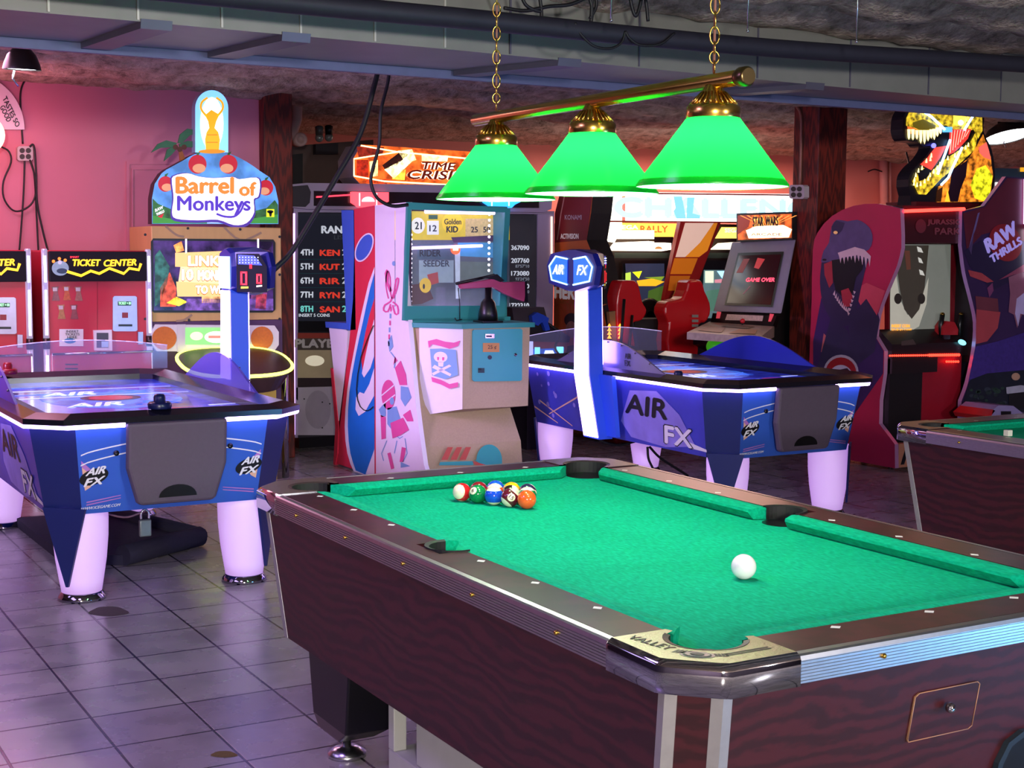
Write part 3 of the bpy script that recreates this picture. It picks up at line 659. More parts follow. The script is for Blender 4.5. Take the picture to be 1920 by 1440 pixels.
    for gx in (0, W):
        near = gx == px; gm = clear('#5a50b4', .8, .25) if not (near and pole_left) else M('#8f87c4', .25, .5, .15, 6)  # paler near guard: reflection of the light strips is put into its colour
        if not near: gm = M('#2e36b4', .25, 0, .25, 2)
        prof = [(-.62,.0)]+[(-.62+1.24*k/24, .17*math.sin(PI*k/24)**1.15) for k in range(1,24)]+[(.62,0)]
        b = MB(); b.prism([V(gx+(.035 if gx == 0 else -.035), L/2+y, .835+z) for y, z in prof], (.012 if gx == 0 else -.012,0,0), gm)
        for k in range(7):
            y = -.45+.15*k; b.sphere(V(gx+(.03 if gx == 0 else -.03), L/2+y, .835+.16*math.sin(PI*(y+.62)/1.24)**1.15), .006, CHROME, u=8, v=6)
        if near and pole_left:
            G = lambda y, z: V(.031, L/2+y, z)
            b.text('AIR', G(-.19,.905), G(-.255,.905), G(-.185,.94), BLOGO, .03); b.text('FX', G(-.19,.862), G(-.25,.862), G(-.185,.897), BLOGO, .03)
        b.build('side_guard', t)
    # clear guard arching over the far end
    gp = [(.0,.84)]+[(W*k/20, .95+.07*math.sin(PI*min(1,k/20*.85+.02))) for k in range(21)]+[(W,.84)]
    b = MB(); b.prism([V(x, L-.05, z) for x, z in gp], (0,.008,0), clear('#b9b4e8', .13))
    for (xa,za),(xb,zb) in zip(gp[1:-2], gp[2:-1]): b.tube([V(xa,L-.05,za), V(xb,L-.05,zb)], .003, M('#cdbdf2', .2, 0, 0, 18, .4), 5)
    b.build('end_guard', t)
    # score tower
    d = -1 if pole_left else 1; ox = px+d*.02
    b = MB(); ya, yb = L/2-.03, L/2+.15
    cs = lambda x, z, w=1: [V(x,(ya+yb)/2-.09*w,z), V(x+d*.095,(ya+yb)/2-.09*w,z), V(x+d*.095,(ya+yb)/2+.09*w,z), V(x,(ya+yb)/2+.09*w,z)]
    b.loft([cs(ox-d*.075,.40,1.0), cs(ox,.80,1.0), cs(ox+d*.005,1.36,.8)], POLEB); b.build('tower_post', t)
    for s in (0, 1):
        xx = (lambda x: x+d*.097) if s else (lambda x: x-d*.003)
        zz = [(.41,-.075),(.80,0),(1.33,.005)] if s else [(.86,0),(1.33,.005)]
        b = MB()
        for (z0,q0),(z1,q1) in zip(zz, zz[1:]):
            w0, w1 = (.078 if z0 < .9 else .07), (.078 if z1 < .9 else .065)
            ym = (ya+yb)/2
            b.loft([[V(xx(ox+d*q0),ym-w0,z0), V(xx(ox+d*q0)+d*(.006 if s else -.006),ym-w0,z0), V(xx(ox+d*q0)+d*(.006 if s else -.006),ym+w0,z0), V(xx(ox+d*q0),ym+w0,z0)], [V(xx(ox+d*q1),ym-w1,z1), V(xx(ox+d*q1)+d*(.006 if s else -.006),ym-w1,z1), V(xx(ox+d*q1)+d*(.006 if s else -.006),ym+w1,z1), V(xx(ox+d*q1),ym+w1,z1)]], LED)
        b.build('light_column', t)
    b = MB(); b.prism([V(ox+d*.0,ya-.14,.80), V(ox+d*.0,ya,.80), V(ox-d*.065,ya,.42), V(ox-d*.065,ya-.10,.42)], (d*.03,0,0), POLEB); b.build('post_bracket', t)
    # score box: hexagonal sides with the emblem, digits at both ends
    ym = (ya+yb)/2; hx = [(-.30,1.46),(-.25,1.535),(-.05,1.56),(.05,1.56),(.25,1.535),(.30,1.46),(.27,1.345),(.06,1.305),(-.06,1.305),(-.27,1.345)]
    SB = M('#16207c', .3, 0, .15, 8); xa, xb = ox+d*.0, ox+d*.18
    def ins(x): return [V(x, ym+y, z) for y, z in hx]
    b = MB(); b.loft([[V(xa, ym+y*.36, 1.43+(z-1.43)*.9) for y, z in hx], [V(xa+d*.02, ym+y*.42, 1.43+(z-1.43)*.97) for y, z in hx], ins(xb-d*.03), [V(xb, ym+y*.95, 1.43+(z-1.43)*.95) for y, z in hx]], SB); sc = b.build('score_box', t)
    SIGN = M('#1d58ec', .3, 0, .2, 6, 1.2, 0, 0, 0, 1, '#1a5cff'); EDGE = E('#9fd8ff', 2.5); LET = E('#f3ecd8', 1.6)
    for x, dd in ((xb, d),):
        b = MB()
        for sgn in (-1, 1):
            q = [(.035,1.50),(.17,1.515),(.245,1.455),(.215,1.37),(.035,1.345)]
            b.face([V(x+dd*.004, ym+sgn*y, z) for y, z in q], SIGN)
            for i in range(5):
                if i == 4: continue
                (y1,z1),(y2,z2) = q[i], q[i+1]; b.tube([V(x+dd*.006, ym+sgn*y1, z1), V(x+dd*.006, ym+sgn*y2, z2)], .005, EDGE, 6)
        # reading order runs left to right for someone facing this side
        rt = -dd  # looking along -dd*x the right hand is this y sign * -1
        rgt = Vector((0, -1 if dd < 0 else 1, 0)); c0 = V(x+dd*.008, ym, 1.405)
        b.text('AIR', c0-rgt*.205, c0-rgt*.075, c0-rgt*.185+Vector((0,0,.06)), LET, .03); b.text('FX', c0+rgt*.075, c0+rgt*.185, c0+rgt*.095+Vector((0,0,.06)), LET, .03)
        b.build('emblem_panel', sc)
    b = MB(); b.prism([V(xa-d*.001, ym-.085, 1.34), V(xa-d*.001, ym+.085, 1.34), V(xa-d*.001, ym+.085, 1.51), V(xa-d*.001, ym-.085, 1.51)], (-d*.006,0,0), E('#9fc0ff', 1.5)); b.build('lit_panel', sc)
    for e in (0, 1):
        sg = -1 if not e else 1
        b = MB(); i0, o0 = Vector((xa+d*.02, ym+sg*.42*.285, 0)), Vector((xb-d*.03, ym+sg*.285, 0))
        i0 += Vector((x0,y0,0)); o0 += Vector((x0,y0,0))
        # left to right for the player standing at this end
        lft, rgt_ = (i0, o0) if (i0.x < o0.x) == (e == 0) else (o0, i0)
        nn = (rgt_-lft).cross(Vector((0,0,1))).normalized()
        fz_ = lambda u, z, o=0: lft+(rgt_-lft)*(.06+.88*u)+nn*(o+.012)+Vector((0,0,z))
        b.face([fz_(0,1.325,.004), fz_(1,1.325,.004), fz_(1,1.46,.004), fz_(.75,1.525,.004), fz_(0,1.525,.004)], M('#05071a', .8, 0, .1))
        RED = E('#ff1c24', 1.7)
        def seg(u0, z0, w, h):
            tk = .016
            for (a_,b__,c_,d_) in ((u0,z0,w,tk*.5),(u0,z0+h-tk*.5,w,tk*.5),(u0,z0,.06,h),(u0+w-.06,z0,.06,h)): b.face([fz_(a_,b__,.007), fz_(a_+c_,b__,.007), fz_(a_+c_,b__+d_,.007), fz_(a_,b__+d_,.007)], RED)
        seg(.14,1.362,.22,.07); seg(.66,1.37,.18,.05); seg(.44,1.448,.08,.022)
        b.face([fz_(.15,1.343,.007), fz_(.40,1.345,.007), fz_(.40,1.355,.007), fz_(.15,1.354,.007)], E('#e0c020', 1)); b.face([fz_(.66,1.352,.007), fz_(.85,1.356,.007), fz_(.85,1.364,.007), fz_(.66,1.361,.007)], E('#d8d2b8', 1))
        b.face([fz_(.06,1.47,.006), fz_(.86,1.465,.006), fz_(.60,1.515,.006), fz_(.06,1.52,.006)], M('#2b4cd0', .4, 0, .2, 90, .5))
        for r_ in range(3):
            for k in range(7): b.sphere(fz_(.12+.1*k,1.478+.014*r_,.006), .0028, E('#dfe8ff', 2), u=6, v=4)
        b.build('score_display', sc)
    return t
A1 = air_table(-.312, 4.15, False, 'blue air hockey table at left with glowing legs and lit score tower reading 0 0')
A2 = air_table(3.287, 4.15, True, 'blue air hockey table at right behind the pool table with lit emblem tower')
def mallet(loc, col, label, z=.845):
    b = MB(); b.lathe([(0,0),(.05,0),(.052,.006),(.052,.022),(.046,.03),(.034,.026),(.026,.03),(.026,.052),(.02,.064),(0,.066)], loc, M(col, .3, 0, .1), 28); tag(b.build('air_hockey_mallet', loc=loc), label, 'mallet', 'air hockey mallets')
mallet((.245,4.215,.846), '#101a4a', 'dark blue mallet resting on the front rim of the left air hockey table')
mallet((3.43,4.72,.7935), '#101a4a', 'dark blue mallet beside the left side guard of the right air hockey table')
mallet((-.02,6.32,.846), '#8c1424', 'dark red mallet on the far rim of the left air hockey table')
# folded mat and padlock under the left table
b = MB(); f = lambda x, y, z: (x, y, z)
matm = M('#1c1830', .85, 0, .2, 40, 0, .2)
top = [(-.02,6.2),(.45,6.15),(.72,5.2),(.25,4.93),(.0,5.1)]
b.prism([(x,y,.002) for x, y in top], (0,0,.05), matm)
b.tube([(.25,4.93,.05),(.72,5.2,.055)], .052, matm, 14); b.tube([(.72,5.2,.052),(.45,6.15,.05)], .048, matm, 14)
tag(b.build('floor_mat', loc=(.3,5.5,0)), 'dark folded rubber mat lying under the left air hockey table', 'mat')
# ================================================================== arcade machines
INKD = M('#15131c', .4, 0, 0)
# ---- ticket counting machine, built once and copied
RED1 = M('#c0223a', .4, 0, .06, 4); RED2 = M('#b3263f', .4, 0, .06, 4); TUBE = M('#cfc4ea', .15, .7, .05, 20, .35); STEEL = M('#a99fb4', .3, .8, .1, 30)
tk = thing('ticket_machine', 'red ticket counting machine between the wall cables and the tan game cabinet', 'ticket machine', (.77, 7.6, 0))
P = pl('y', 7.5)
X0, X1 = P(84,470).x, P(278,470).x
b = MB(); b.box((X0,7.5,.0), (X1,8.05,1.535), RED1, .012); b.quad(P, 182, 528, 183, 655, M('#8e1a2c', .5, 0, 0)); b.quad(P, 92, 528, 93, 640, M('#8e1a2c', .5, 0, 0)); b.build('cabinet', tk)
b = MB(); b.box((X0+.02,7.465,1.335), (X1-.02,7.51,1.53), M('#060614', .9, 0, .2, 6), .006)
H = pl('y', 7.464); YL = E('#ffc21a', 1.6); OR = E('#ff7a1a', 1.2)
b.word(H, 'TICKET', 134, 486, 187, 499, YL, bold=.03, sh=2); b.word(H, 'CENTER', 193, 487, 256, 500, YL, bold=.03, dy=-2, sh=2); b.word(H, 'SMART', 131, 480, 148, 484, E('#e0263a', 1), bold=.02)
zz = [(122,508),(152,517),(170,508),(186,513),(205,503),(232,513),(242,503),(260,506),(264,494)]; b.stroke(H, zz, 5, YL, .003)
b.ell(H, 113, 503, 16, 14, M('#7f94a8', .4, 0, .4, 40, .3)); b.ell(H, 116, 508, 10, 5, M('#1c2c50', .4, 0, 0), .004); b.ell(H, 112, 492, 4, 4, M('#dfe8f2', .4, 0, 0), .004)
for x, y in ((100,490),(111,485),(122,488)): b.ell(H, x, y, 3, 3, OR, .004)
b.build('header_sign', tk)
for px in (83, 277):
    x = P(px, 500).x; b = MB(); b.lathe([(.02,.0),(.02,.93)], (x,7.49,0), TUBE, 14); b.lathe([(.02,.95),(.02,1.535),(.016,1.545)], (x,7.49,0), TUBE, 14); b.lathe([(.023,.90),(.023,.97)], (x,7.49,0), M('#3d3436', .3, .6, .1), 14)
    o = b.build('edge_column', tk)
    b = MB()
    for z0, z1 in ((.05,.86),(.99,1.28),(1.33,1.5)): b.lathe([(.008,z0),(.008,z1)], (x,7.472,0), E('#e6dcff', 3), 8)
    b.build('light_tube', o)
b = MB(); b.slab(P, [(211,558),(211,619),(214,621),(254,621),(257,619),(256,557),(253,555),(214,555)], .01, STEEL, o=.008)
K = pl('y', 7.49); b.quad(K, 221, 565, 246, 573, M('#0c3a20', .3, 0, .1)); b.word(K, 'TICKET = 00', 222, 566, 245, 571, E('#9dffb0', 1.5), bold=.01, o=.004); b.quad(K, 229, 586, 240, 596, M('#8e1c2c', .4, 0, .1)); b.quad(K, 222, 608, 248, 612, BLACKP); b.build('validator_plate', tk)
b = MB(); b.slab(P, [(174,619),(208,618),(209,657),(176,657)], .03, WHITEP, o=.025); K = pl('y', 7.474); b.quad(K, 181, 624, 203, 652, M('#3a1a2c', .3, 0, .1)); b.quad(K, 190, 640, 203, 651, M('#8aa0c8', .3, 0, .1, 18, .3), .004); b.build('ticket_slot', tk)
b = MB(); b.slab(P, [(111,617),(156,617),(156,649),(111,649)], .003, WHITEP, o=.005); K = pl('y', 7.494)
for i, w_ in enumerate(('INSERT', 'TICKETS', 'HERE')): b.word(K, w_, (124,122,126)[i], 619+5.5*i, (147,149,144)[i], 623.5+5.5*i, INKD, bold=.01)
b.ell(K, 131, 639, 11, 5, M('#2f7fb8', .5, 0, .1)); b.build('notice', tk)
b = MB()
for x, y, c in ((96,537,'#8a5a5c'),(117,536,'#c0603c'),(139,537,'#a06a5e'),(107,571,'#b07a50'),(131,571,'#8e4a50')):
    b.art(P, [(x,y+1),(x+14,y),(x+12,y+10),(x+16,y+27),(x+1,y+27),(x+4,y+12)], M(c, .5, 0, .5, 60), .003); b.quad(P, x+3, y+2, x+11, y+9, M('#cbbcc4', .5, 0, .3, 50), .004)
b.build('sticker_sheet', tk)
b = MB(); b.slab(P, [(257,622),(266,622),(266,645),(257,645)], .03, STEEL, o=.03); b.build('bracket', tk)
zl = P(180, 660).z; b = MB(); b.box((X0+.015,7.40,0), (X1-.015,7.5,zl), RED2, .01); K = pl('y', 7.399)
for y in (682, 690, 698): b.quad(K, 122, y, 146, y+2.5, INKD)
bs = b.build('base', tk); b = MB(); b.tube([(X0+.01,7.40,zl),(X1-.01,7.40,zl)], .009, CHROME, 8); b.build('trim_rail', bs)
tk2 = copy_tree(tk, (.77-.772, 7.6, 0)); tk2['label'] = 'red ticket counting machine cut off by the left edge of the picture'
for o in (tk, tk2): o['group'] = 'ticket counting machines'

# ---- tan jungle game cabinet with large screen
TAN = M('#c9a566', .55, 0, .15, 7, 0, 0, 0, 0, 1, None, (3, 1, .4))
bm_ = thing('arcade_cabinet', 'tan plank-faced arcade cabinet with tall jungle marquee and neon yellow deck', 'arcade cabinet', (1.55, 7.8, 0))
X0, X1 = P(268,500).x, P(528,500).x
b = MB(); X0 = 1.128; b.box((X0,7.5,0), (X1,8.06,P(300,603).z), M('#4a2a52', .5, 0, .15)); zt, z1 = P(300,424).z, P(300,606).z; b.box((X0,7.5,z1), (X1,8.06,zt), TAN, .008)
for x, y in ((272,440),(272,598),(352,428),(450,430),(524,444),(524,598),(354,600),(524,515)): b.ell(P, x, y, 2.6, 2.6, INKD, .004, 10)
for q in ([(360,590),(345,600),(330,602)],[(310,424),(330,440),(345,444)],[(420,426),(440,445),(460,450),(490,436)],[(420,598),(440,604),(455,596)]): b.stroke(P, b2(q, 8), 4, M('#9c8468', .6, 0, .1), .003)
b.build('cabinet', bm_)
SCR = M('#3a2458', .2, 0, .8, 9, .5, 0, 0, 0, 1, '*')
b = MB(); q = [(287,447),(512,449),(516,455),(516,580),(510,586),(288,586),(283,580),(283,453)]; b.slab(P, q, .01, BLACKP, o=.006); K = pl('y', 7.493)
b.art(K, [(287,451),(512,453),(512,582),(288,582)], SCR)
for q, c, s in (([(299,468),(318,500),(308,560),(290,575),(290,480)], '#2c6a5c', .3),([(300,540),(318,510),(330,540),(330,575),(300,575)], '#c04a30', .6),([(325,460),(340,452),(345,470),(330,474)], '#f0803c', 1.2),([(312,568),(330,556),(352,566),(335,574)], '#f0d030', 1.2),([(350,560),(512,560),(512,582),(345,582)], '#6a4a96', .4),([(378,556),(425,556),(425,568),(378,568)], '#e8a060', .7),([(480,465),(505,470),(500,560),(470,560)], '#7a3a6a', .4),([(480,550),(500,552),(498,580),(478,578)], '#c04050', .4)): b.art(K, q, M(c, .4, 0, .6, 22, s, 0, 0, 0, 1, '*'), .004)
PLK = E('#e8bd74', .7); b.art(K, [(328,474),(436,470),(438,505),(328,500)], PLK, .005); b.art(K, [(338,500),(446,503),(446,534),(334,528)], E('#f0cf94', .85), .006); b.art(K, [(330,528),(440,531),(440,556),(332,556)], PLK, .005)
TX = E('#fffaf0', 2); TXO = E('#b0601c', .6)
for w_, x0, y0, x1, y1 in (('LINK A', 352,479,436,499),('10', 340,504,362,526),('MONKEYS', 370,506,440,526),('TO WIN', 366,535,425,551)):
    b.word(K, w_, x0-1, y0-1, x1+1, y1+2, TXO, .007, .05); b.word(K, w_, x0, y0, x1, y1, TX, .009, .03)
for x in (347, 482): b.quad(K, x, 448, x+3, 475, E('#e8d0ff', 3), .005)
b.build('screen', bm_)
b = MB(); q = [(290,608),(512,610),(520,622),(520,646),(510,660),(292,658),(282,645),(282,622)]; b.slab(P, q, .03, M('#d9d4d6', .4, 0, .05), o=.03); K = pl('y', 7.469)
for x in (308, 491): b.ell(K, x, 634, 23 if x < 400 else 21, 22, M('#c86a1e', .5, 0, .2, 80)); 
b.quad(K, 332, 608, 348, 660, M('#cfcace', .4, 0, .05), .003)
b.quad(K, 347, 614, 446, 646, M('#5fae5a', .3, 0, .3, 12, .8, 0, 0, 0, 1, '#8fd07a'), .004); b.ell(K, 405, 632, 22, 11, E('#f4f8d8', 1.3), .006); b.ell(K, 368, 630, 12, 8, E('#d8f0a0', 1.1), .006); b.quad(K, 390, 629, 420, 634, E('#d8806a', .7), .008)
b.build('instruction_panel', bm_)
cy, ry = 7.2, .27; zf_, zr_ = on(470,704,1,cy-ry).z, on(440,650,1,cy+ry).z; zt = (zf_+zr_)/2
xl, xr = on(337,690,1,cy), on(541,690,1,cy); cx, rx = (xl.x+xr.x)/2, (xr.x-xl.x)/2
b = MB(); ring = lambda s, z: [(cx+rx*s*math.copysign(abs(math.cos(t))**.75, math.cos(t)), cy+ry*s*math.copysign(abs(math.sin(t))**.75, math.sin(t)), z+(zr_-zf_)/2*s*math.copysign(abs(math.sin(t))**.75, math.sin(t))) for t in [2*PI*k/40 for k in range(40)]]
b.loft([ring(.8, zt-.14), ring(.97, zt-.03), ring(.97, zt)], M('#3b2a26', .3, 0, .3)); dk = b.build('control_deck', bm_)
b = MB(); r_ = ring(1.0, zt-.006); b.tube(r_+r_[:1], .012, E('#e6ff5a', 3.2), 8); b.build('neon_edge', dk)
b = MB(); b.box((cx-.25,cy-.1,0), (cx+.25,7.5,zt-.1), M('#c0a23a', .4, 0, .1)); b.tube([(cx+.33,cy-.05,.0),(cx+.33,cy-.05,zt-.03)], .025, CHROME, 12); b.build('deck_stand', bm_)
# marquee
T_ = pl('y', 7.56)
b = MB(); out = [(285,420),(285,372),(290,345),(303,325)]+b2([(312,318),(345,300),(365,289),(396,284),(430,288),(462,303),(488,321)], 14)+[(505,332),(516,350),(522,378),(522,420)]
SKY = M('#5a9ce0', .4, 0, .35, 7, .42, 0, 0, 0, 1, '*'); b.slab(T_, out, .1, SKY, INKD)
G1 = M('#2f6b34', .4, 0, .5, 18, .35, 0, 0, 0, 1, '*'); b.art(T_, [(286,419),(286,372),(296,382),(320,392),(350,402),(400,408),(450,402),(500,390),(515,375),(521,384),(521,419)], G1, .002)
b.art(T_, [(286,419),(286,404),(330,412),(400,406),(460,412),(521,402),(521,419)], E('#3f9a3a', .4), .0025)
b.quad(T_, 388, 409, 424, 419, E('#9cc6ec', .5), .003)
# plain fruit clusters where the panel shows its red figures
for x, y, r_ in ((370,308,17),(428,308,17),(310,345,14),(498,352,14)):
    b.ell(T_, x, y, r_, r_*1.05, E('#b81f30', .5), .003); b.ell(T_, x+(3 if x < 400 else -3), y+r_*.45, r_*.72, r_*.5, E('#d89a70', .5), .0036)
    b.art(T_, [(x-2,y-r_),(x+2,y-r_),(x+6,y-r_-7),(x-1,y-r_-4)], G1, .003)
blob = b2([(322,345),(324,331),(350,325),(372,331),(400,334),(436,332),(448,336),(480,333),(487,345),(484,368),(475,374),(476,398),(462,418),(438,422),(408,412),(370,413),(330,410),(322,398),(325,372),(322,345)], 60)
b.art(T_, [(404+(x-404)*1.035, 372+(y-372)*1.07+2) for x, y in blob[:-1]], E('#4a2f96', .5), .005); b.art(T_, blob[:-1], E('#f3effa', .85), .0065)
b.stroke(T_, b2([(404,401),(420,408),(440,408),(452,396),(458,380)], 12), 9, E('#f3effa', .85), .0075)
b.word(T_, 'Barrel', 328, 331, 438, 364, E('#e07a2c', .8), .010, .035); b.word(T_, 'of', 447, 341, 480, 368, E('#e07a2c', .8), .010, .035)
b.word(T_, 'Monkeys', 331, 367, 469, 404, E('#4b2fa8', .7), .010, .018); b.stroke(T_, b2([(405,401),(420,406),(438,406),(450,396),(457,380)], 12), 4, E('#4b2fa8', .7), .010)
b.text('RAW', T_(291,398,.006), T_(306,391,.006), T_(290,392,.006), E('#f0f0f2', .6), .03); b.text('THRILLS', T_(293,405,.006), T_(308,398,.006), T_(292,400,.006), E('#f0f0f2', .6), .03); b.art(T_, [(295,406),(307,400),(303,409)], E('#c01f30', .6), .005)
b.quad(T_, 499, 392, 514, 407, E('#d8dc20', .7), .005); b.ell(T_, 506, 397, 6, 3, INKD, .007); b.art(T_, [(503,397),(510,397),(508,406),(505,406)], INKD, .007)
b.build('marquee', bm_)
b = MB(); dome = [(366,286)]+[(397+31*math.cos(t), 203+34*math.sin(t)) for t in [PI+PI*k/16 for k in range(17)]]+[(428,286)]
b.slab(T_, dome, .08, E('#7fc4ff', .95), M('#88a8c8', .3, 0, 0)); 
b.ell(T_, 397, 232, 22, 50, E('#e8f6ff', 1.2), .002)
GO = E('#e8a01c', .9); GO2 = E('#c9801a', .8)
b.art(T_, [(386,284),(384,262),(387,248),(392,240),(390,228),(384,216),(396,206),(411,215),(405,228),(402,240),(409,248),(412,262),(410,284)], GO, .004); b.ell(T_, 397, 284, 25, 4, GO2, .005)
for s in (-1, 1): b.stroke(T_, b2([(397+s*10,218),(397+s*20,205),(397+s*19,192),(397+s*8,183)], 10), 4, GO, .004)
b.quad(T_, 388, 252, 407, 254, GO2, .005); b.quad(T_, 387, 266, 408, 268, GO2, .005); b.build('dome_sign', bm_)
b = MB(); PG = M('#2f6b48', .5, 0, .3, 20, .05)
K = pl('y', 7.62)
for q in ([(332,268),(312,263),(296,270),(284,286),(302,277),(328,276)],[(330,272),(314,280),(308,302),(322,290),(334,276)],[(334,268),(338,252),(352,241),(376,246),(356,254),(342,268)],[(336,270),(352,264),(370,266),(384,279),(362,276),(338,276)]): b.slab(K, q, .02, PG)
for x, y in ((329,276),(337,280),(345,276)): b.ell(K, x, y, 5, 5, M('#5a2c1c', .5, 0, .1), .003)
b.slab(K, [(336,282),(341,280),(348,300),(338,302)], .02, M('#a8642c', .5, 0, .2)); b.build('palm_cutout', bm_)

# ---- shooting gallery: two units back to back
BEIGE = M('#b9a184', .6, 0, .12, 90); TEAL = M('#2f8f8c', .45, 0, .06, 5); TEAL2 = M('#3fa6ab', .45, 0, .06, 5); LAV = M('#efe4f6', .5, 0, .03); PNK = M('#e3569e', .5, 0, .05); SKB = M('#7fa8d8', .5, 0, .05); REDP = M('#e02f4e', .45, 0, .05); BLUP = M('#1f78d8', .45, 0, .08); BLF = M('#3f66cf', .45, 0, .06)
ga = thing('shooting_gallery', 'beige and teal rifle shooting gallery with white patterned side panel and lit window', 'arcade cabinet', (2.85, 6.4, 0))
S = pl('x', 2.446); ZF = .012
pts = [S(703,385)]+[S(x, y) for x, y in b2([(765,379),(757,470),(762,560),(770,650),(780,760),(795,872)], 18)]
yr = S(703,385).y
b = MB(); b.prism(pts+[Vector((2.446,5.93,ZF)), Vector((2.446,yr,ZF))], (.03,0,0), LAV)
A_ = lambda q, mt, o=.003: b.art(S, q, mt, o)
A_([(725,505),(730,508),(729,530),(736,545),(731,548),(724,530),(722,512)], PNK); b.stroke(S, b2([(729,560),(724,535),(727,508),(732,520),(733,550),(736,560)], 12), 2.2, PNK, .003); b.stroke(S, b2([(738,560),(745,540),(748,522),(743,525),(740,545),(733,565),(722,572),(720,582),(728,584),(733,570)], 14), 3, PNK, .003); b.stroke(S, b2([(737,566),(746,574),(747,588),(741,588),(737,572)], 10), 3, PNK, .003)
b.ell(S, 739, 494, 3.2, 4.5, SKB, .003)
for i in range(6): b.quad(S, 732-i*.8, 575+i*13, 735-i*.8, 584+i*13, (PNK, SKB)[i % 2], .003)
A_([(728,640),(735,628),(738,650),(731,660)], SKB); b.stroke(S, [(733,660),(742,672),(740,690)], 2, SKB, .003); A_([(741,668),(746,676),(738,684)], PNK)
A_([(741,690),(752,676),(762,702),(764,722),(750,722)], PNK); A_([(752,724),(766,726),(772,745),(760,762),(752,748)], SKB)
b.ell(S, 729, 740, 13, 28, PNK, .003); b.stroke(S, [(716,742),(740,722)], 2.2, LAV, .004); b.stroke(S, [(716,760),(742,740)], 2.2, LAV, .004); b.ell(S, 736, 752, 4, 7, SKB, .0045)
A_([(727,765),(744,762),(756,800),(740,812),(727,795)], SKB); A_([(711,768),(724,752),(724,780),(716,782)], SKB)
A_([(733,793),(757,783),(768,806),(752,816),(737,822)], PNK, .0045); A_([(756,778),(770,768),(776,790),(764,790)], PNK); A_([(714,778),(724,782),(724,822),(716,824)], PNK)
for q in ([(726,826),(716,850),(720,864)],[(745,826),(740,850)],[(760,822),(764,850),(756,866)],[(742,815),(750,822),(756,818)]): b.stroke(S, q, 1.5, SKB, .003)
A_([(727,850),(733,848),(740,878),(734,880)], PNK); A_([(754,838),(762,840),(757,866),(750,866)], PNK); A_([(752,866),(770,874),(752,877)], SKB)
b.build('side_panel', ga)
# upper box: teal front frame, inside with shelves of targets
Wp = pl('y', 6.3); outer = [(765,379),(957,391),(946,601),(757,601)]; inner = [(771,393),(947,398),(937,573),(764,574)]
b = MB()
for i in range(4):
    q = [outer[i], outer[(i+1) % 4], inner[(i+1) % 4], inner[i]]; b.slab(Wp, q, .03, TEAL)
b.build('window_frame', ga)
xa, xb = 2.476, 3.19; zb, zt = 1.10, 1.83
b = MB()
DKI = M('#3a2a44', .6, 0, .2)
b.box((xa,6.33,zb), (xa+.01,6.8,zt), DKI); b.box((xb-.02,6.33,zb), (xb,6.8,zt), TEAL); b.box((xa,6.33,zt-.01), (xb,6.8,zt+.01), TEAL); b.box((xa,6.33,zb-.02), (xb,6.8,zb), DKI); b.box((xa,6.50,zb), (xb,6.52,zt), DKI)
K = pl('y', 6.495); Bq = lambda q, c, s=.25, o=.003: b.art(K, q, M(c, .6, 0, .25, 25, s), o)
Bq([(740,395),(955,400),(955,450),(740,450)], '#d8c020', .4)
b.ell(K, 783, 423, 13, 15, M('#e8e6dc', .5, 0, .1, 18, .5), .005); b.word(K, '21', 777, 416, 790, 430, INKD, .007); b.quad(K, 800, 414, 822, 440, M('#dfe4e8', .5, 0, .1, 18, .5), .005); b.word(K, '12', 804, 422, 818, 434, INKD, .007); b.quad(K, 803, 403, 820, 411, M('#2f6a3a', .5, 0, .1), .005)
b.ell(K, 848, 418, 20, 20, M('#e8c818', .5, 0, .1, 18, .5), .005); b.word(K, 'Golden', 832, 410, 864, 421, M('#5a4a10', .5, 0, 0), .007); b.word(K, 'KID', 836, 424, 858, 436, INKD, .007, .03)
b.quad(K, 872, 410, 928, 445, M('#c9b070', .5, 0, .6, 60, .4), .005); b.word(K, '25', 882, 425, 895, 436, INKD, .007); b.word(K, '50', 905, 425, 918, 436, INKD, .007)
Bq([(740,450),(955,450),(955,575),(740,575)], '#5e6672', .15, .002); Bq([(858,455),(940,455),(940,484),(858,480)], '#3f8ec0', .4); Bq([(782,458),(850,455),(852,486),(782,486)], '#49606e', .2); b.word(K, 'RIDER', 786, 468, 826, 481, INKD, .006, .02)
Bq([(785,488),(850,488),(850,530),(785,530)], '#9ab0bc', .25, .004); b.word(K, 'SEEDER', 793, 488, 842, 500, M('#3c4450', .5, 0, 0), .007, .02); Bq([(862,490),(935,492),(930,530),(862,530)], '#6a7a70', .2, .004); Bq([(852,470),(862,470),(862,560),(854,560)], '#c8d8e8', .3, .005)
Bq([(845,445),(926,441),(926,452),(850,455)], '#4a2050', .1, .006)
b.ell(K, 853, 468, 9, 9, E('#ff4a1c', 2), .008); b.quad(K, 848, 463, 858, 470, E('#ffd8a0', 2), .010)
Bq([(800,515),(820,510),(822,530),(806,535)], '#c0483a', .2, .006); Bq([(762,535),(800,530),(812,560),(790,570),(762,572)], '#5a2a20', .1, .005); b.ell(K, 796, 535, 11, 14, M('#e0b820', .5, 0, .2, 20, .4), .012); b.ell(K, 793, 537, 2, 5, INKD, .014)
b.build('display_interior', ga)
b = MB()
VI = E('#d8b0ff', 3.2)
b.tube([(xa+.15,6.42,zt-.03),(xb-.05,6.42,zt-.03)], .014, VI, 8); b.tube([(xa+.03,6.46,1.56),(xb-.12,6.46,1.58)], .010, VI, 8); b.tube([(xa+.2,6.45,1.145),(xa+.56,6.45,1.145)], .018, VI, 8)
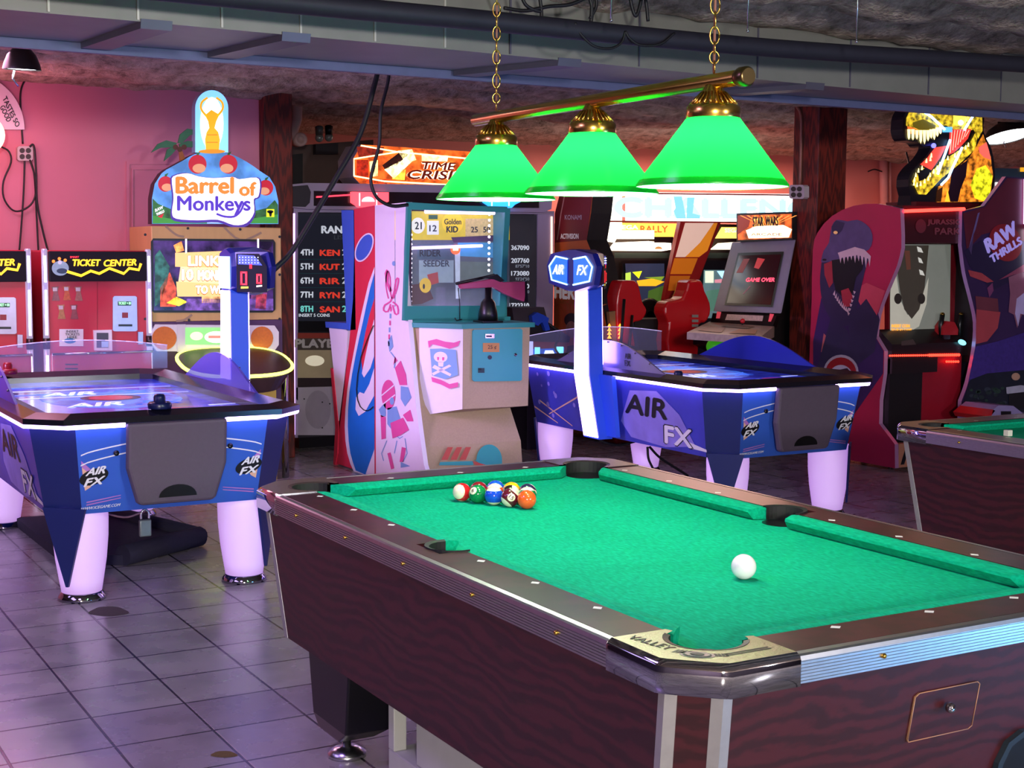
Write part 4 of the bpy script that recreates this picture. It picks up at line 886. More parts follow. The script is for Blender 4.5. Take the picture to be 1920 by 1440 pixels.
for (px, y0, y1) in ((776, 440, 574), (923, 402, 560)):
    n = 16
    for k in range(n): b.sphere(Wp(px+(-1.5*k/n if px > 900 else -1*k/n), y0+(y1-y0)*k/(n-1), -.04), .0085, E('#f2e2ff', 5), u=8, v=6)
b.build('light_strip', ga)
b = MB(); b.box((xa,6.312,zb), (xb-.03,6.316,zt-.03), clear('#cfe0ea', .07, .03)); b.build('window_glass', ga)
# counter and body
b = MB(); cp = [(2.47,6.36),(2.47,6.27),(2.672,5.985),(3.205,5.985),(3.225,6.36)]; b.prism([(x,y,1.055) for x, y in cp], (0,0,.03), TEAL); b.box((2.476,6.30,1.03), (3.2,6.8,1.11), TEAL); b.build('counter', ga)
b = MB(); zb0 = on(900,766,1,6.0).z; lo = [(2.50,6.32),(2.52,6.28),(2.69,6.015),(3.165,6.0),(3.165,6.32)]; hi = [(2.49,6.32),(2.50,6.25),(2.686,6.0),(3.175,6.0),(3.175,6.32)]
b.loft([[(x,y,zb0+(.06 if i == 1 or i == 0 else 0)*-1) for i, (x,y) in enumerate(lo)], [(x,y,1.056) for x, y in hi]], BEIGE, mats=[BEIGE, LAV, BEIGE, BEIGE, BEIGE]); b.build('body', ga)
def cf(u, z, o=.004):
    p0, p1 = Vector((2.505,6.252,0)), Vector((2.687,6.003,0)); d = p1-p0; n = Vector((d.y, -d.x, 0)).normalized()
    if n.x > 0: n = -n
    return p0+d*u+n*(o+.008*(1.05-z)*0)+Vector((0,0,z))
b = MB(); Cq = lambda q, mt, o=.006: b.face([cf(u, z, o) for u, z in q], mt)
Cq([(.2,.97),(.4,.985),(.6,.97),(.8,.965),(.95,.98),(.9,.945),(.7,.925),(.5,.94),(.3,.95),(.22,.925)], PNK); Cq([(.25,.92),(.5,.925),(.85,.92),(.9,.76),(.6,.73),(.3,.75)], SKB)
Cq([(.5+.16*math.cos(t), .87+.035*math.sin(t)) for t in [2*PI*k/16 for k in range(16)]], LAV, .008); Cq([(.44,.84),(.57,.84),(.56,.81),(.45,.81)], LAV, .008); Cq([(.42,.87),(.47,.87),(.46,.85),(.43,.85)], PNK, .010); Cq([(.54,.87),(.59,.87),(.58,.85),(.54,.85)], PNK, .010)
Cq([(.3,.80),(.36,.82),(.75,.765),(.72,.75)], LAV, .008); Cq([(.75,.815),(.70,.825),(.3,.765),(.33,.75)], LAV, .008)
Cq([(.28,.74),(.5,.725),(.7,.70),(.9,.715),(.9,.685),(.7,.67),(.5,.695),(.3,.71)], PNK); b.build('flag_decal', ga)
b = MB(); b.loft([[(2.476,6.094,ZF),(3.19,6.094,ZF),(3.19,6.8,ZF),(2.476,6.8,ZF)], [(2.476,6.12,.30),(3.17,6.1,.30),(3.17,6.8,.30),(2.476,6.8,.30)], [(2.476,6.25,zb0+.01),(3.13,6.2,zb0+.01),(3.13,6.8,zb0+.01),(2.476,6.8,zb0+.01)], [(2.476,6.3,1.05),(3.15,6.3,1.05),(3.15,6.8,1.05),(2.476,6.8,1.05)]], BEIGE)
K = pl('y', 6.085); RS = M('#c8584e', .5, 0, .1)
for i in range(3): b.art(K, [(826+17*i,862),(838+17*i,862),(848+17*i,838),(838+17*i,838)], RS, .01)
b.art(K, [(824,866),(886,864),(886,872),(822,872)], TEAL2, .01); b.art(K, [(888,862)]+[(916+24*math.cos(t), 862+29*math.sin(t)) for t in [PI+PI*k/14 for k in range(15)]]+[(940,872),(905,872)], TEAL2, .01); b.art(K, [(884,864),(912,872),(890,872)], RS, .011)
b.build('base', ga)
Bf = pl('y', 6.0); b = MB(); b.slab(Bf, [(887,618),(975,616),(978,619),(977,712),(974,714),(888,715),(885,712),(885,621)], .012, TEAL2, o=.012); K = pl('y', 5.988)
b.quad(K, 905, 643, 936, 660, M('#c98e4e', .5, 0, .1), .003); b.word(K, '25 ¢', 914, 647, 930, 656, INKD, .005, .0); b.ell(K, 918, 670, 4, 4, BLACKP, .003); b.quad(K, 896, 690, 908, 699, M('#1c3c40', .5, 0, 0), .003); b.quad(K, 896, 690, 902, 694, M('#0c1416', .5, 0, 0), .004)
b.slab(K, [(909,626),(926,626),(926,634),(909,634)], -.008, CHROMES); b.quad(pl('y', 5.979), 912, 629, 922, 632, BLACKP); b.lathe([(0,0),(.011,0),(.010,.008),(0,.009)], K(966,665), CHROME, 14, 'y'); b.build('coin_door', ga)
# rifle on its pivot
b = MB(); c = on(915,604,2,1.086); cx, cy = c.x, 6.13
b.box((cx-.075,cy-.07,1.085), (cx+.075,cy+.07,1.097), BLACKP, .003); b.lathe([(.065,1.097),(.060,1.15),(.046,1.215),(.03,1.235),(.022,1.24),(.022,1.31)], (cx,cy,0), BLACKP, 20); st = b.build('rifle_pivot', ga)
Rp = pl('y', 6.11); STK = M('#b5486a', .3, 0, .15, 14)
b = MB(); b.slab(Rp, [(862,533),(928,522),(938,524),(944,529),(986,528),(987,540),(984,566),(966,560),(946,551),(936,545),(925,539),(866,542)], .04, STK); b.build('rifle_stock', ga, bevel=.006)
b = MB(); b.tube([Rp(858,532,-.02), Rp(930,516,-.02)], .010, BLACKP, 8); b.build('rifle_barrel', ga)
b = MB(); b.slab(Rp, [(905,521),(932,514),(946,526),(938,529),(926,524)], .035, BLACKP, o=.002); b.build('rifle_breech', ga)
b = MB(); b.slab(Rp, [(984,528),(988,527),(990,566),(985,567)], .042, BLACKP); b.build('butt_plate', ga)
b = MB(); b.tube([Rp(862,540,-.02), Rp(862,570), Rp(862,600)], .003, CABLE, 6); b.tube([Rp(853,596), Rp(856,601), Rp(866,599)], .004, CABLE, 6); b.build('tether', ga)
# rear unit: red side with the blue swirl
gb = thing('shooting_gallery', 'red sided rear unit of the shooting gallery with big blue swirl', 'arcade cabinet', (2.85, 7.1, 0))
b = MB(); yb2 = S(628,885).y
b.prism([S(703,385), S(663,392)]+[S(x,y) for x, y in ((664,480),(662,560),(655,640),(645,720),(636,800),(628,880))]+[Vector((2.446,yb2+.02,ZF)), Vector((2.446,yr,ZF))], (.03,0,0), REDP)
A_ = lambda q, mt, o=.003: b.art(S, q, mt, o)
A_([(703,500)]+b2([(692,530),(678,590),(664,660),(652,730),(647,800),(652,850),(664,884),(676,895)], 16)+[(703,888)], LAV)
A_([(703,512)]+b2([(695,540),(682,600),(668,665),(656,735),(653,800),(658,850),(668,882)], 16)+[(686,890),(703,842)], BLUP, .004)
A_([(703,560),(694,590),(686,625),(678,668),(682,706),(692,672),(703,640)], REDP, .005); A_([(703,598),(696,625),(688,660),(680,700),(684,708),(696,690),(703,668)], LAV, .006)
A_([(703,610),(698,640),(688,700),(682,708),(703,690)], BLUP, .0055)
A_([(703,690),(694,720),(684,738),(676,735),(669,745),(668,768),(674,780),(686,772),(703,742)], LAV, .006)
b.ell(S, 684, 464, 15, 29, LAV, .004, rot=.42); b.ell(S, 684, 464, 12.5, 26, BLF, .005, rot=.42)
b.stroke(S, b2([(703,610),(680,668),(671,730),(678,762),(692,770),(703,762)], 14), 1.6, CABLE, .012)
b.build('side_panel', gb)
b = MB(); b.prism([S(640,394), S(664,394), S(667,618), S(650,620)], (.75,0,0), BLF); b.build('window_frame', gb)
b = MB(); b.prism([S(x, y, .01) for x, y in ((612,603),(655,606),(655,618),(613,614))], (.75,0,0), BLF); b.build('counter', gb)
b = MB(); b.prism([S(x, y) for x, y in ((617,615),(652,618),(650,660),(640,760),(633,800),(626,700))], (.7,0,0), LAV); b.prism([S(x, y, .006) for x, y in ((621,690),(625,692),(636,800),(634,850),(628,880),(626,880),(630,800))], (.02,0,0), REDP); b.build('body', gb)
# ---- twin light gun cabinet
GRYP = M('#a495b4', .4, .1, .06, 6); HOT = E('#ffd88a', 3.2); SCB = M('#14151c', .15, 0, .3, 4, .12, 0, 0, 0, 1, '#46485a')
tc = thing('arcade_cabinet', 'twin-screen light gun cabinet with glowing orange marquee and score ranking list', 'arcade cabinet', (3.55, 8.6, 0))
P = pl('y', 8.3); Xa, Xb = P(548,500).x, P(1036,500).x; z = lambda py, px=560: P(px, py).z
b = MB(); b.box((Xa,8.33,.10), (Xb,9.2,z(392)), M('#2a2630', .5, 0, .1)); b.box((Xa+.1,8.45,0), (Xb-.1,9.1,.10), BLACKP)
b.slab(P, [(548,388),(1036,396),(1036,402),(548,398)], .06, GRYP, o=.03); b.slab(P, [(548,398),(556,398),(556,820),(548,820)], .06, GRYP, o=.03); b.slab(P, [(1005,402),(1036,402),(1030,800),(1000,800)], .06, GRYP, o=.03)
b.slab(P, [(553,726),(700,722),(700,815),(553,815)], .05, M('#b5acbc', .5, 0, .05), o=.03)
K = pl('y', 8.268); b.ell(K, 596, 768, 24, 36, M('#9f96a6', .6, 0, .1), .003)
for x, y in ((570,748),(604,754),(618,757),(604,802)): b.ell(K, x, y, 1.5, 1.5, INKD, .004, 8)
b.build('cabinet', tc)
b = MB(); b.tube([K(551,400,.004), K(551,815,.004)], .008, E('#e0b4ff', 1.6), 6); b.build('edge_light', tc)
b = MB(); b.tube([K(1034,406,.004), K(1034,480,.004)], .008, E('#ffd0a8', 1.6), 6); b.build('edge_light', tc)
def screen(x0, x1, y0, y1, nm='screen'):
    b = MB(); b.slab(P, [(x0,y0),(x1,y0),(x1,y1),(x0,y1)], .02, SCB, o=.02); return b
K = pl('y', 8.279); WT = E('#c4ccd6', .5); RT_ = E('#d83c2c', .5); CY = E('#6fd0c8', .5)
b = screen(557, 760, 400, 622); b.word(K, 'RANKING', 602, 423, 690, 438, WT, .003, .04); b.word(K, 'LIST', 626, 441, 650, 449, M('#5a6a72', .4, 0, 0), .003)
for i, (n_, m_, c) in enumerate((('4TH','KEN',WT),('5TH','KUT',WT),('6TH','RIR',WT),('7TH','RYN',WT),('8TH','SAN',CY))):
    y = 467+26.5*i; b.word(K, n_, 563, y, 587, y+12, c, .003, .03); b.word(K, m_, 599, y+1, 637, y+13, RT_, .003, .05); b.word(K, '2', 641, y, 650, y+12, c, .003, .03)
    if i: b.quad(K, 560, y-8, 648, y-6.5, M('#20414a', .4, 0, 0, 18, .15), .003)
b.word(K, 'INSERT 5 COINS', 560, 588, 618, 594, WT, .003); b.quad(K, 557, 602, 700, 622, BLACKP, .003)
b.build('screen', tc)
b = screen(940, 1004, 403, 610)
for i, (n_, m_) in enumerate((('367090',''),('207760','87\'57"10'),('173080','93\'24"50'),('150240','95\'11"00'),('','') ,('1732310',''))):
    y = 460+24*i
    if n_: b.word(K, n_, 958-(4 if i == 5 else 0), y-(0 if i != 5 else 12), 992, y+9-(0 if i != 5 else 10), WT, .003, .03)
    if m_: b.word(K, m_, 966, y+12, 992, y+18, M('#8a94a0', .4, 0, 0, 18, .3), .003)
b.build('screen', tc)
b = MB(); b.quad(K, 556, 624, 640, 634, M('#9c3a2c', .5, 0, .1), .022); b.quad(K, 556, 634, 700, 656, M('#4d443c', .5, 0, .3), .022); b.word(K, 'PLAYER', 550, 635, 640, 652, M('#c9c4c0', .5, 0, 0), .025, .05)
b.quad(K, 556, 656, 700, 724, M('#a89878', .6, 0, .5, 3, .08), .022); b.ell(K, 588, 676, 18, 10, M('#e8e0c4', .5, 0, .3, 9, .35), .024); b.quad(K, 556, 708, 700, 724, M('#2c1c22', .5, 0, .3), .024); b.build('art_panel', tc)
# rounded housing over the screens with coloured lens pieces
b = MB(); q = [(542,346),(575,343),(1030,349),(1037,356),(1034,392),(1020,398),(575,392),(545,388)]; b.slab(pl('y', 8.2), q, .5, GRYP); H = pl('y', 8.2)
b.slab(H, [(541,350),(576,347),(582,360),(580,380),(572,388),(542,387)], .04, M('#2c2530', .4, 0, .1), o=.01); b.slab(H, [(588,358),(1010,364),(1010,390),(588,386)], .01, M('#281c26', .2, 0, .3, 8), o=.006)
b.build('light_housing', tc)
for x, c in ((690, '#ff4a58'), (938, '#2f9bff')):
    b = MB(); LC = E(c, 1.6); LL = E(c, 2.6)
    b.slab(H, [(x-34,360),(x+34,361),(x+34,378),(x+22,384),(x+16,390),(x-20,389),(x-34,380)], .05, LC, o=.05); K2 = pl('y', 8.15)
    b.stroke(K2, [(x-16,362),(x-16,386)], 2, E('#ffffff', 1.5)); b.stroke(K2, [(x+16,362),(x+16,386)], 2, E('#ffffff', 1.5)); b.ell(K2, x, 378, 12, 9, E('#ffe0e8' if x < 800 else '#e0f4ff', 2.4), .003, 14, PI, 2*PI)
    b.build('lens', tc)
b = MB(); b.slab(H, [(592,368),(655,364),(655,367),(592,371)], .01, E('#ff3a50', 1.6), o=.02); b.build('light_strip', tc)
b = MB(); Q = pl('y', 8.22); out = [(662,298),(677,271),(905,286),(928,305),(925,340),(905,352),(675,345),(663,332)]; b.slab(Q, out, .3, M('#a89aa8', .4, .1, .05)); 
b.art(Q, out, M('#e0581c', .4, 0, .6, 14, 1.0, 0, 0, 0, 1, '*'), .004)
for q, c, s in (([(668,275),(720,276),(716,292),(672,296)], '#8a2412', .6),([(668,300),(690,300),(690,335),(668,330)], '#a8240e', .8),([(692,303),(708,300),(708,330),(694,332)], '#ffcf80', 1.6),([(700,305),(704,312),(700,325),(695,316)], '#6a2408', .4),([(720,318),(760,296),(775,300),(738,335)], '#ffe0a0', 2),([(716,310),(752,283),(765,290),(726,325)], '#3a120a', .3),([(745,283),(772,280),(780,300),(760,306)], '#ffd890', 2.2),([(735,325),(760,318),(758,338),(735,336)], '#f0a030', 1.6),([(790,290),(840,292),(838,303),(790,302)], '#ffc890', 1.8),([(690,335),(730,336),(725,345),(680,342)], '#c8401a', 1)): b.art(Q, q, M(c, .4, 0, .5, 25, s, 0, 0, 0, 1, '*'), .006)
b.stroke(Q, [(663,330),(663,298),(745,285),(925,302)], 2.6, HOT, .008); b.stroke(Q, [(663,330),(720,340),(905,350)], 2.6, HOT, .008); b.stroke(Q, [(676,273),(745,285)], 2.5, HOT, .008)
for o_, bo, mt in ((.010,.09,E('#fff0d0', 2.2)),(.014,.03,E('#7a1c08', .25))):
    b.word(Q, 'TIME', 786, 303, 850, 318, mt, o_, bo, 2, 4); b.word(Q, 'CRISIS', 759, 318, 862, 336, mt, o_, bo, 2, 6)
b.build('marquee_sign', tc)
# player pedestal with blue gun at the right end
b = MB(); G = pl('y', 7.55)
b.slab(G, [(960,577),(1020,576),(1030,612),(965,612)], .25, M('#3a3038', .4, 0, .2)); b.slab(G, [(985,612),(1030,608),(1066,640),(1060,668),(985,668)], .45, M('#8a2030', .4, 0, .1)); b.slab(G, [(988,610),(1030,606),(1068,632),(1066,642),(988,640)], .45, M('#1a1620', .4, 0, .1), o=.01)
CYN = E('#6fd4ff', 1.5); b.slab(G, [(985,655),(1056,652),(1052,672),(985,672)], .2, M('#1a50c0', .4, 0, .2, 8, .5), o=.02); K = pl('y', 7.53)
b.quad(K, 1002, 651, 1012, 671, CYN, .004); b.quad(K, 1043, 650, 1056, 668, CYN, .004); b.art(K, [(1018,668),(1022,657),(1036,657),(1042,668)], E('#d8f4ff', 2), .005); b.quad(K, 988, 640, 999, 672, E('#b0b8ff', .9), .005)
b.box((G(990,660).x,7.56,0), (G(1050,660).x,7.95,G(1000,665).z), M('#241c2c', .5, 0, .1)); b.build('pedestal', tc)
b = MB(); GB = M('#1f46c8', .35, 0, .1); b.slab(G, [(990,592),(1000,585),(1012,590),(1022,596),(1020,606),(1008,604),(1002,610),(992,606)], .05, GB, o=.06); b.slab(G, [(1010,604),(1020,603),(1024,618),(1016,620)], .04, GB, o=.06); b.build('light_gun', tc)
b = MB(); b.tube(bez([G(1020,605,.05), G(1040,625,.08), G(1028,650,.1), G(1045,668,.08), G(1060,660,.05)], 16), .009, CABLE, 6); b.build('gun_cable', tc)
b = MB(); FJ = pl('y', 8.0)
b.slab(FJ, [(975,798),(1012,796),(1012,822),(975,826)], .25, M('#c8c2c8', .5, 0, .05)); b.slab(FJ, [(1000,802),(1012,801),(1012,818),(1000,819)], .01, M('#d8b020', .5, 0, 0), o=.006)
b.box((FJ(978,825).x,8.02,0), (FJ(1010,825).x,8.2,FJ(980,824).z+.02), BLACKP); b.build('foot_platform', tc)

# ---- guitar game cabinet
gh = thing('arcade_cabinet', 'orange and dark red guitar game cabinet right of the twin-screen cabinet', 'arcade cabinet', (4.95, 8.0, 0))
G = pl('x', 4.8); ORG = M('#cf6634', .5, 0, .35, 3); DRD = M('#7a2128', .5, 0, .12, 4); z0 = G(1042,690).z
y1, y0 = G(1041,600).y, G(1142,640).y
b = MB(); pts = [G(1041,500), G(1041,400), G(1053,352), G(1113,350), G(1108,400), G(1100,450), G(1112,480), G(1128,560), G(1142,640), Vector((4.8,y0,.06)), Vector((4.8,y1,.06))]
b.prism(pts, (.2,0,0), ORG, DARK); b.art(G, [(1041,455),(1041,400),(1053,353),(1113,351),(1101,450)], DRD, .004); b.stroke(G, [(1062,355),(1053,400),(1046,450)], 2, M('#c08a80', .5, 0, 0), .006)
LT = M('#b8aab0', .5, 0, 0); LT2 = M('#e0dada', .5, 0, 0, 18, .12)
b.word(G, 'KONAMI', 1060, 403, 1092, 412, LT, .006, .02); b.word(G, 'ACTIVISION', 1052, 438, 1086, 448, LT2, .006, .03)
b.word(G, 'Guitar', 1032, 506, 1094, 534, LT2, .006, .05); b.word(G, 'HERO', 1040, 533, 1096, 560, LT2, .006, .05, 4); b.word(G, 'ARCADE', 1048, 562, 1086, 570, M('#c07a30', .5, 0, 0), .006, .02)
b.ell(G, 1072, 600, 13, 13, M('#2c1a26', .5, 0, .1), .006); b.ell(G, 1072, 618, 10, 16, M('#a87a6c', .6, 0, .3, 20), .007); b.art(G, [(1060,650),(1085,645),(1100,690),(1050,690)], M('#5a2a30', .6, 0, .3), .006)
for k in range(6): b.art(G, [(1072,600),(1044+18*k,570),(1050+18*k,570)], M('#c8682e', .5, 0, .1), .0045)
b.build('cabinet', gh)
b = MB(); Fp = pl('y', y0-.01)
b.box((5.08,y0+.05,.0), (5.40,y0+.4,1.0), DARK); b.slab(Fp, [(1160,580),(1182,575),(1200,660),(1165,670)], .05, M('#2a2838', .3, 0, .2)); b.slab(Fp, [(1142,585),(1160,582),(1166,640),(1148,640)], .04, M('#8a6a4a', .4, 0, .2)); b.build('front', gh)
for x0, y0_, x1, y1_ in ((1150,690,1160,560),(1165,690,1175,590)):
    b = MB(); b.tube([Fp(x0,y0_,.08), Fp(x1,y1_,.08)], .013, BLACKP, 6); b.sphere(Fp(x0,y0_,.08), .06, M('#4a1c1c', .3, 0, .2), (1,.35,1.2)); b.build('guitar', gh)
b = MB()
for x in (1136, 1156):
    for k in range(4): b.lathe([(.001,.03),(.018,.0)], Fp(x, 634-7*k, .05), E('#ff8a2c', 2.6), 10)
b.build('lamp', gh)

# ---- twin driving cabinet
dv_ = thing('arcade_cabinet', 'twin racing cabinet with huge white lit marquee and red bucket seats', 'arcade cabinet', (6.2, 8.6, 0))
P = pl('y', 8.4); Xa, Xb = P(1140,500).x, P(1500,500).x
b = MB(); b.box((Xa,8.42,0), (Xb,9.3,1.80), M('#26181c', .5, 0, .1)); b.build('cabinet', dv_)
b = MB(); b.slab(P, [(1142,362),(1500,366),(1500,418),(1142,415)], .3, E('#ffffff', 2.6), M('#c04030', .4, 0, .1), o=.25); K = pl('y', 8.15); BL = E('#7cc4f4', 1.0)
b.word(K, 'CHALLENGE', 1150, 368, 1560, 409, E('#a9dcff', 1.3), .003, .06, 2); b.art(K, [(1262,368),(1278,368),(1286,410),(1268,410),(1262,396),(1266,390)], BL, .005); b.art(K, [(1288,370),(1302,370),(1298,400),(1312,404),(1312,410),(1286,410)], BL, .005)
b.stroke(K, [(1142,362),(1500,366)], 3, M('#c04030', .4, 0, .1), .004); b.stroke(K, [(1142,415),(1500,418)], 3, M('#b8452c', .4, 0, .1), .004); b.build('marquee', dv_)
b = MB(); b.slab(P, [(1108,363),(1142,360),(1142,430),(1128,455),(1100,452),(1100,400)], .5, E('#fff6dc', 1.9), M('#8a8468', .4, .2, .1), o=.2); K2 = pl('y', 8.2); b.stroke(K2, [(1108,364),(1101,400),(1101,450)], 3, M('#8a8a6a', .4, .2, .1), .004); b.stroke(K2, [(1138,362),(1132,400),(1126,450)], 2, M('#a8a080', .4, .2, .1), .004); b.ell(K2, 1131, 453, 5, 12, M('#e09848', .4, 0, .2, 12, .8), .006)
b.build('marquee_end', dv_)
b = MB(); b.slab(P, [(1146,418),(1276,420),(1268,446),(1144,442)], .1, E('#ffc24a', 1.5), o=.1); K = pl('y', 8.3); b.word(K, 'SEGA', 1158, 422, 1196, 430, E('#fff2d0', 2.2), .003, .03); b.word(K, 'RALLY', 1200, 423, 1252, 436, E('#c8682c', 1), .003, .03); b.quad(K, 1140, 432, 1226, 448, E('#fff8e8', 2.8), .005); b.quad(K, 1226, 444, 1262, 455, M('#2c1c1a', .5, 0, 0), .005); b.art(K, [(1138,470),(1150,455),(1215,452),(1258,456),(1258,468),(1240,471)], E('#fff0d8', 2.2), .004); b.ell(K, 1234, 467, 7, 5, E('#c88a50', .8), .006, 14, PI, 2*PI)
b.art(K, [(1352,426),(1385,426),(1385,447),(1340,447)], E('#ffd060', 1.4), .005); b.word(K, 'SEGA', 1358, 428, 1386, 436, E('#b8c4d0', 1), .007, .03); b.art(K, [(1330,468),(1345,456),(1375,454),(1372,468)], E('#ffe8c0', 1.8), .005); b.build('title_panel', dv_)
b = MB(); b.quad(P, 1146, 474, 1262, 484, M('#3c4a44', .4, 0, .1), .05); b.quad(P, 1160, 488, 1262, 700, BLACKP, .04); b.art(P, [(1165,494),(1238,494),(1240,592),(1170,592)], M('#38405c', .2, 0, .5, 4, .35), .06)
for q, c, s in (([(1178,510),(1196,508),(1190,522)], '#d0e020', 1.2),([(1186,526),(1215,522),(1238,528),(1222,536),(1190,536)], '#e8a020', 1.1),([(1200,520),(1238,518),(1232,526)], '#80a030', .7),([(1208,545),(1236,535),(1236,575),(1205,580)], '#4a6a28', .5),([(1204,580),(1220,580),(1220,590),(1204,590)], '#a0d030', .9),([(1165,512),(1175,510),(1175,525),(1165,525)], '#b0d050', .9)): b.art(P, q, E(c, s), .064)
b.build('screen', dv_)
b = MB(); b.quad(P, 1320, 474, 1400, 484, M('#3c4a44', .4, 0, .1), .05); b.quad(P, 1300, 488, 1400, 700, BLACKP, .04); b.art(P, [(1312,506),(1378,506),(1370,596),(1308,596)], M('#6a8a90', .2, 0, .4, 5, .45), .06)
for q, c, s in (([(1314,508),(1330,508),(1330,530),(1314,530)], '#d8e8c8', .9),([(1336,508),(1356,508),(1346,522)], '#a8d8f8', 1.2),([(1332,524),(1360,522),(1358,530),(1332,530)], '#d88a9a', .8),([(1316,545),(1350,540),(1345,580),(1312,585)], '#5a8a78', .5)): b.art(P, q, E(c, s), .064)
b.build('screen', dv_)
b = MB(); Q = pl('y', 7.9); REDC = M('#a81c1c', .4, 0, .1); b.slab(Q, [(1276,416),(1352,416),(1318,505),(1300,560),(1292,650),(1240,650),(1246,560),(1262,480)], .05, REDC)
b.art(Q, [(1284,418),(1338,418),(1312,455),(1284,482),(1266,482)], M('#f0c8b4', .4, 0, .05, 18, .35), .004); b.art(Q, [(1284,482),(1312,455),(1338,418),(1345,418),(1326,470),(1310,482)], M('#e88a20', .4, 0, .15, 5, .35), .005); b.art(Q, [(1264,484),(1308,484),(1296,514),(1256,514)], M('#e07818', .4, 0, .1, 5, .2), .004); b.art(Q, [(1256,517),(1294,517),(1284,545),(1252,545)], M('#d06c18', .4, 0, .1, 5, .15), .004); b.build('divider', dv_)
SEATR = M('#c0141c', .25, 0, .06, 6)
def seat(q, yy):
    b = MB(); b.slab(pl('y', yy), q, .16, SEATR); s = b.build('seat', dv_, bevel=.03); 
    b = MB(); c = pl('y', yy)(sum(x for x, _ in q)/len(q), 700); b.box((c.x-.16,yy,0), (c.x+.16,yy+.5,.62), M('#7a1216', .4, 0, .1), .03); b.build('seat_base', s)
seat(b2([(1158,640),(1156,570),(1164,532),(1172,526),(1192,527),(1199,540),(1205,566),(1213,582),(1204,600),(1186,608),(1192,650)], 30), 7.5)
seat(b2([(1250,640),(1254,605),(1246,588),(1252,566),(1280,560),(1290,530),(1298,525),(1316,526),(1322,545),(1332,568),(1332,590),(1322,606),(1310,612),(1306,700),(1258,700)], 34), 7.35)
b = MB(); c = pl('y', 7.9)(1217,592); b.lathe([(.13,-.02),(.15,0),(.13,.02)], c, BLACKP, 20, 'y'); b.lathe([(0,-.02),(.04,-.02),(.04,.02),(0,.02)], c, M('#5a5648', .4, .2, .1), 14, 'y'); b.box((c.x-.25,7.95,.3), (c.x+.3,8.4,1.05), BLACKP, .02); b.build('steering_wheel', dv_)
b = MB(); Q = pl('y', 7.34)
for k in range(3): b.quad(Q, 1296, 590+9*k, 1308, 595+9*k, M('#8a8480', .5, 0, .1), .01)
b.box((Q(1270,620).x,7.36,.2), (Q(1315,620).x,7.45,Q(1290,588).z), INKD); b.build('coin_box', dv_)

# ---- leaning red-screen cabinet beside the timber post
sw = thing('arcade_cabinet', 'grey framed tilted-screen arcade cabinet with fiery marquee beside the timber post', 'arcade cabinet', (6.1, 7.2, 0))
def s4(px, py, t, o=0): 
    # tilted front: x grows with height from 5.70 at the lower edge to 5.98 at the top
    p0 = on(px, py, 0, 5.70+.28*t); return p0-Vector((o,0,-o*.4))
cor = [(1337,584,0),(1463,588,0),(1490,450,1),(1372,455,1)]
b = MB(); q = [s4(*c) for c in cor]; b.prism(q, (.016,0,.006), M('#8a8494', .45, .05, .08))
SR = lambda u, v, o=.004: (q[0]*(1-u)*(1-v)+q[1]*u*(1-v)+q[2]*u*v+q[3]*(1-u)*v)-Vector((o,0,-o*.4))
b.build('bezel', sw, bevel=.008)
b = MB(); sq = lambda pts, mt, o=.006: b.face([SR(u, v, o) for u, v in pts], mt)
sq([(.16,.09),(.88,.08),(.88,.84),(.16,.84)], BLACKP); sq([(.19,.12),(.85,.11),(.85,.80),(.19,.80)], M('#16060c', .15, 0, .5, 6, .2, 0, 0, 0, 1, '#40101c'), .007); sq([(.22,.55),(.32,.55),(.38,.75),(.28,.75)], E('#7a2024', .35), .008); sq([(.48,.62),(.56,.60),(.62,.74),(.50,.76)], E('#b02028', .5), .008)
b.text('GAME OVER', SR(.40,.42,.008), SR(.84,.42,.008), SR(.40,.48,.008), E('#ff4a66', 1.1), .05); sq([(.4,.25),(.42,.25),(.5,.36),(.48,.36)], E('#7a4050', .4), .008); b.build('screen', sw)
b = MB(); Mq = pl('x', 5.95); b.slab(Mq, [(1381,400),(1486,397),(1486,449),(1381,453)], .045, DARK, o=.0); b.art(Mq, [(1384,404),(1485,401),(1485,446),(1384,450)], M('#b8501c', .4, 0, .7, 14, 1.0, 0, 0, 0, 1, '*'), .004)
b.art(Mq, [(1384,404),(1410,404),(1405,425),(1384,440)], E('#8a2018', .6), .006); b.art(Mq, [(1400,432),(1420,424),(1470,422),(1486,430),(1480,445),(1405,447)], E('#fff2c0', 2.6), .007)
for k in range(9): b.art(Mq, [(1440,428),(1388+13*k,404),(1392+13*k,404)], E('#f08a3c', 1.2), .0065)
for o_, bo, mt in ((.009,.1,E('#ffb050', 1.6)),(.012,.04,E('#3a1408', .1))): b.word(Mq, 'STAR', 1413, 406, 1434, 425, mt, o_, bo); b.word(Mq, 'WARS', 1437, 405, 1462, 424, mt, o_, bo)
b.word(Mq, 'TRILOGY', 1412, 426, 1470, 435, E('#fffbe8', 3.2), .010, .04); b.word(Mq, 'ARCADE', 1410, 437, 1468, 442, E('#9a3c14', .5), .010, .03); b.build('marquee', sw)
b = MB(); yA, yB = max(6.79, q[1].y), q[0].y
b.prism([(5.72,yA,0),(6.6,yA,0),(6.6,yA,1.86),(6.17,yA,1.86),(5.75,yA,1.06),(5.74,yA,.95),(5.5,yA,.92),(5.5,yA,.8),(5.72,yA,.7)], (0,yB-yA,0), BLACKP); b.build('cabinet', sw)
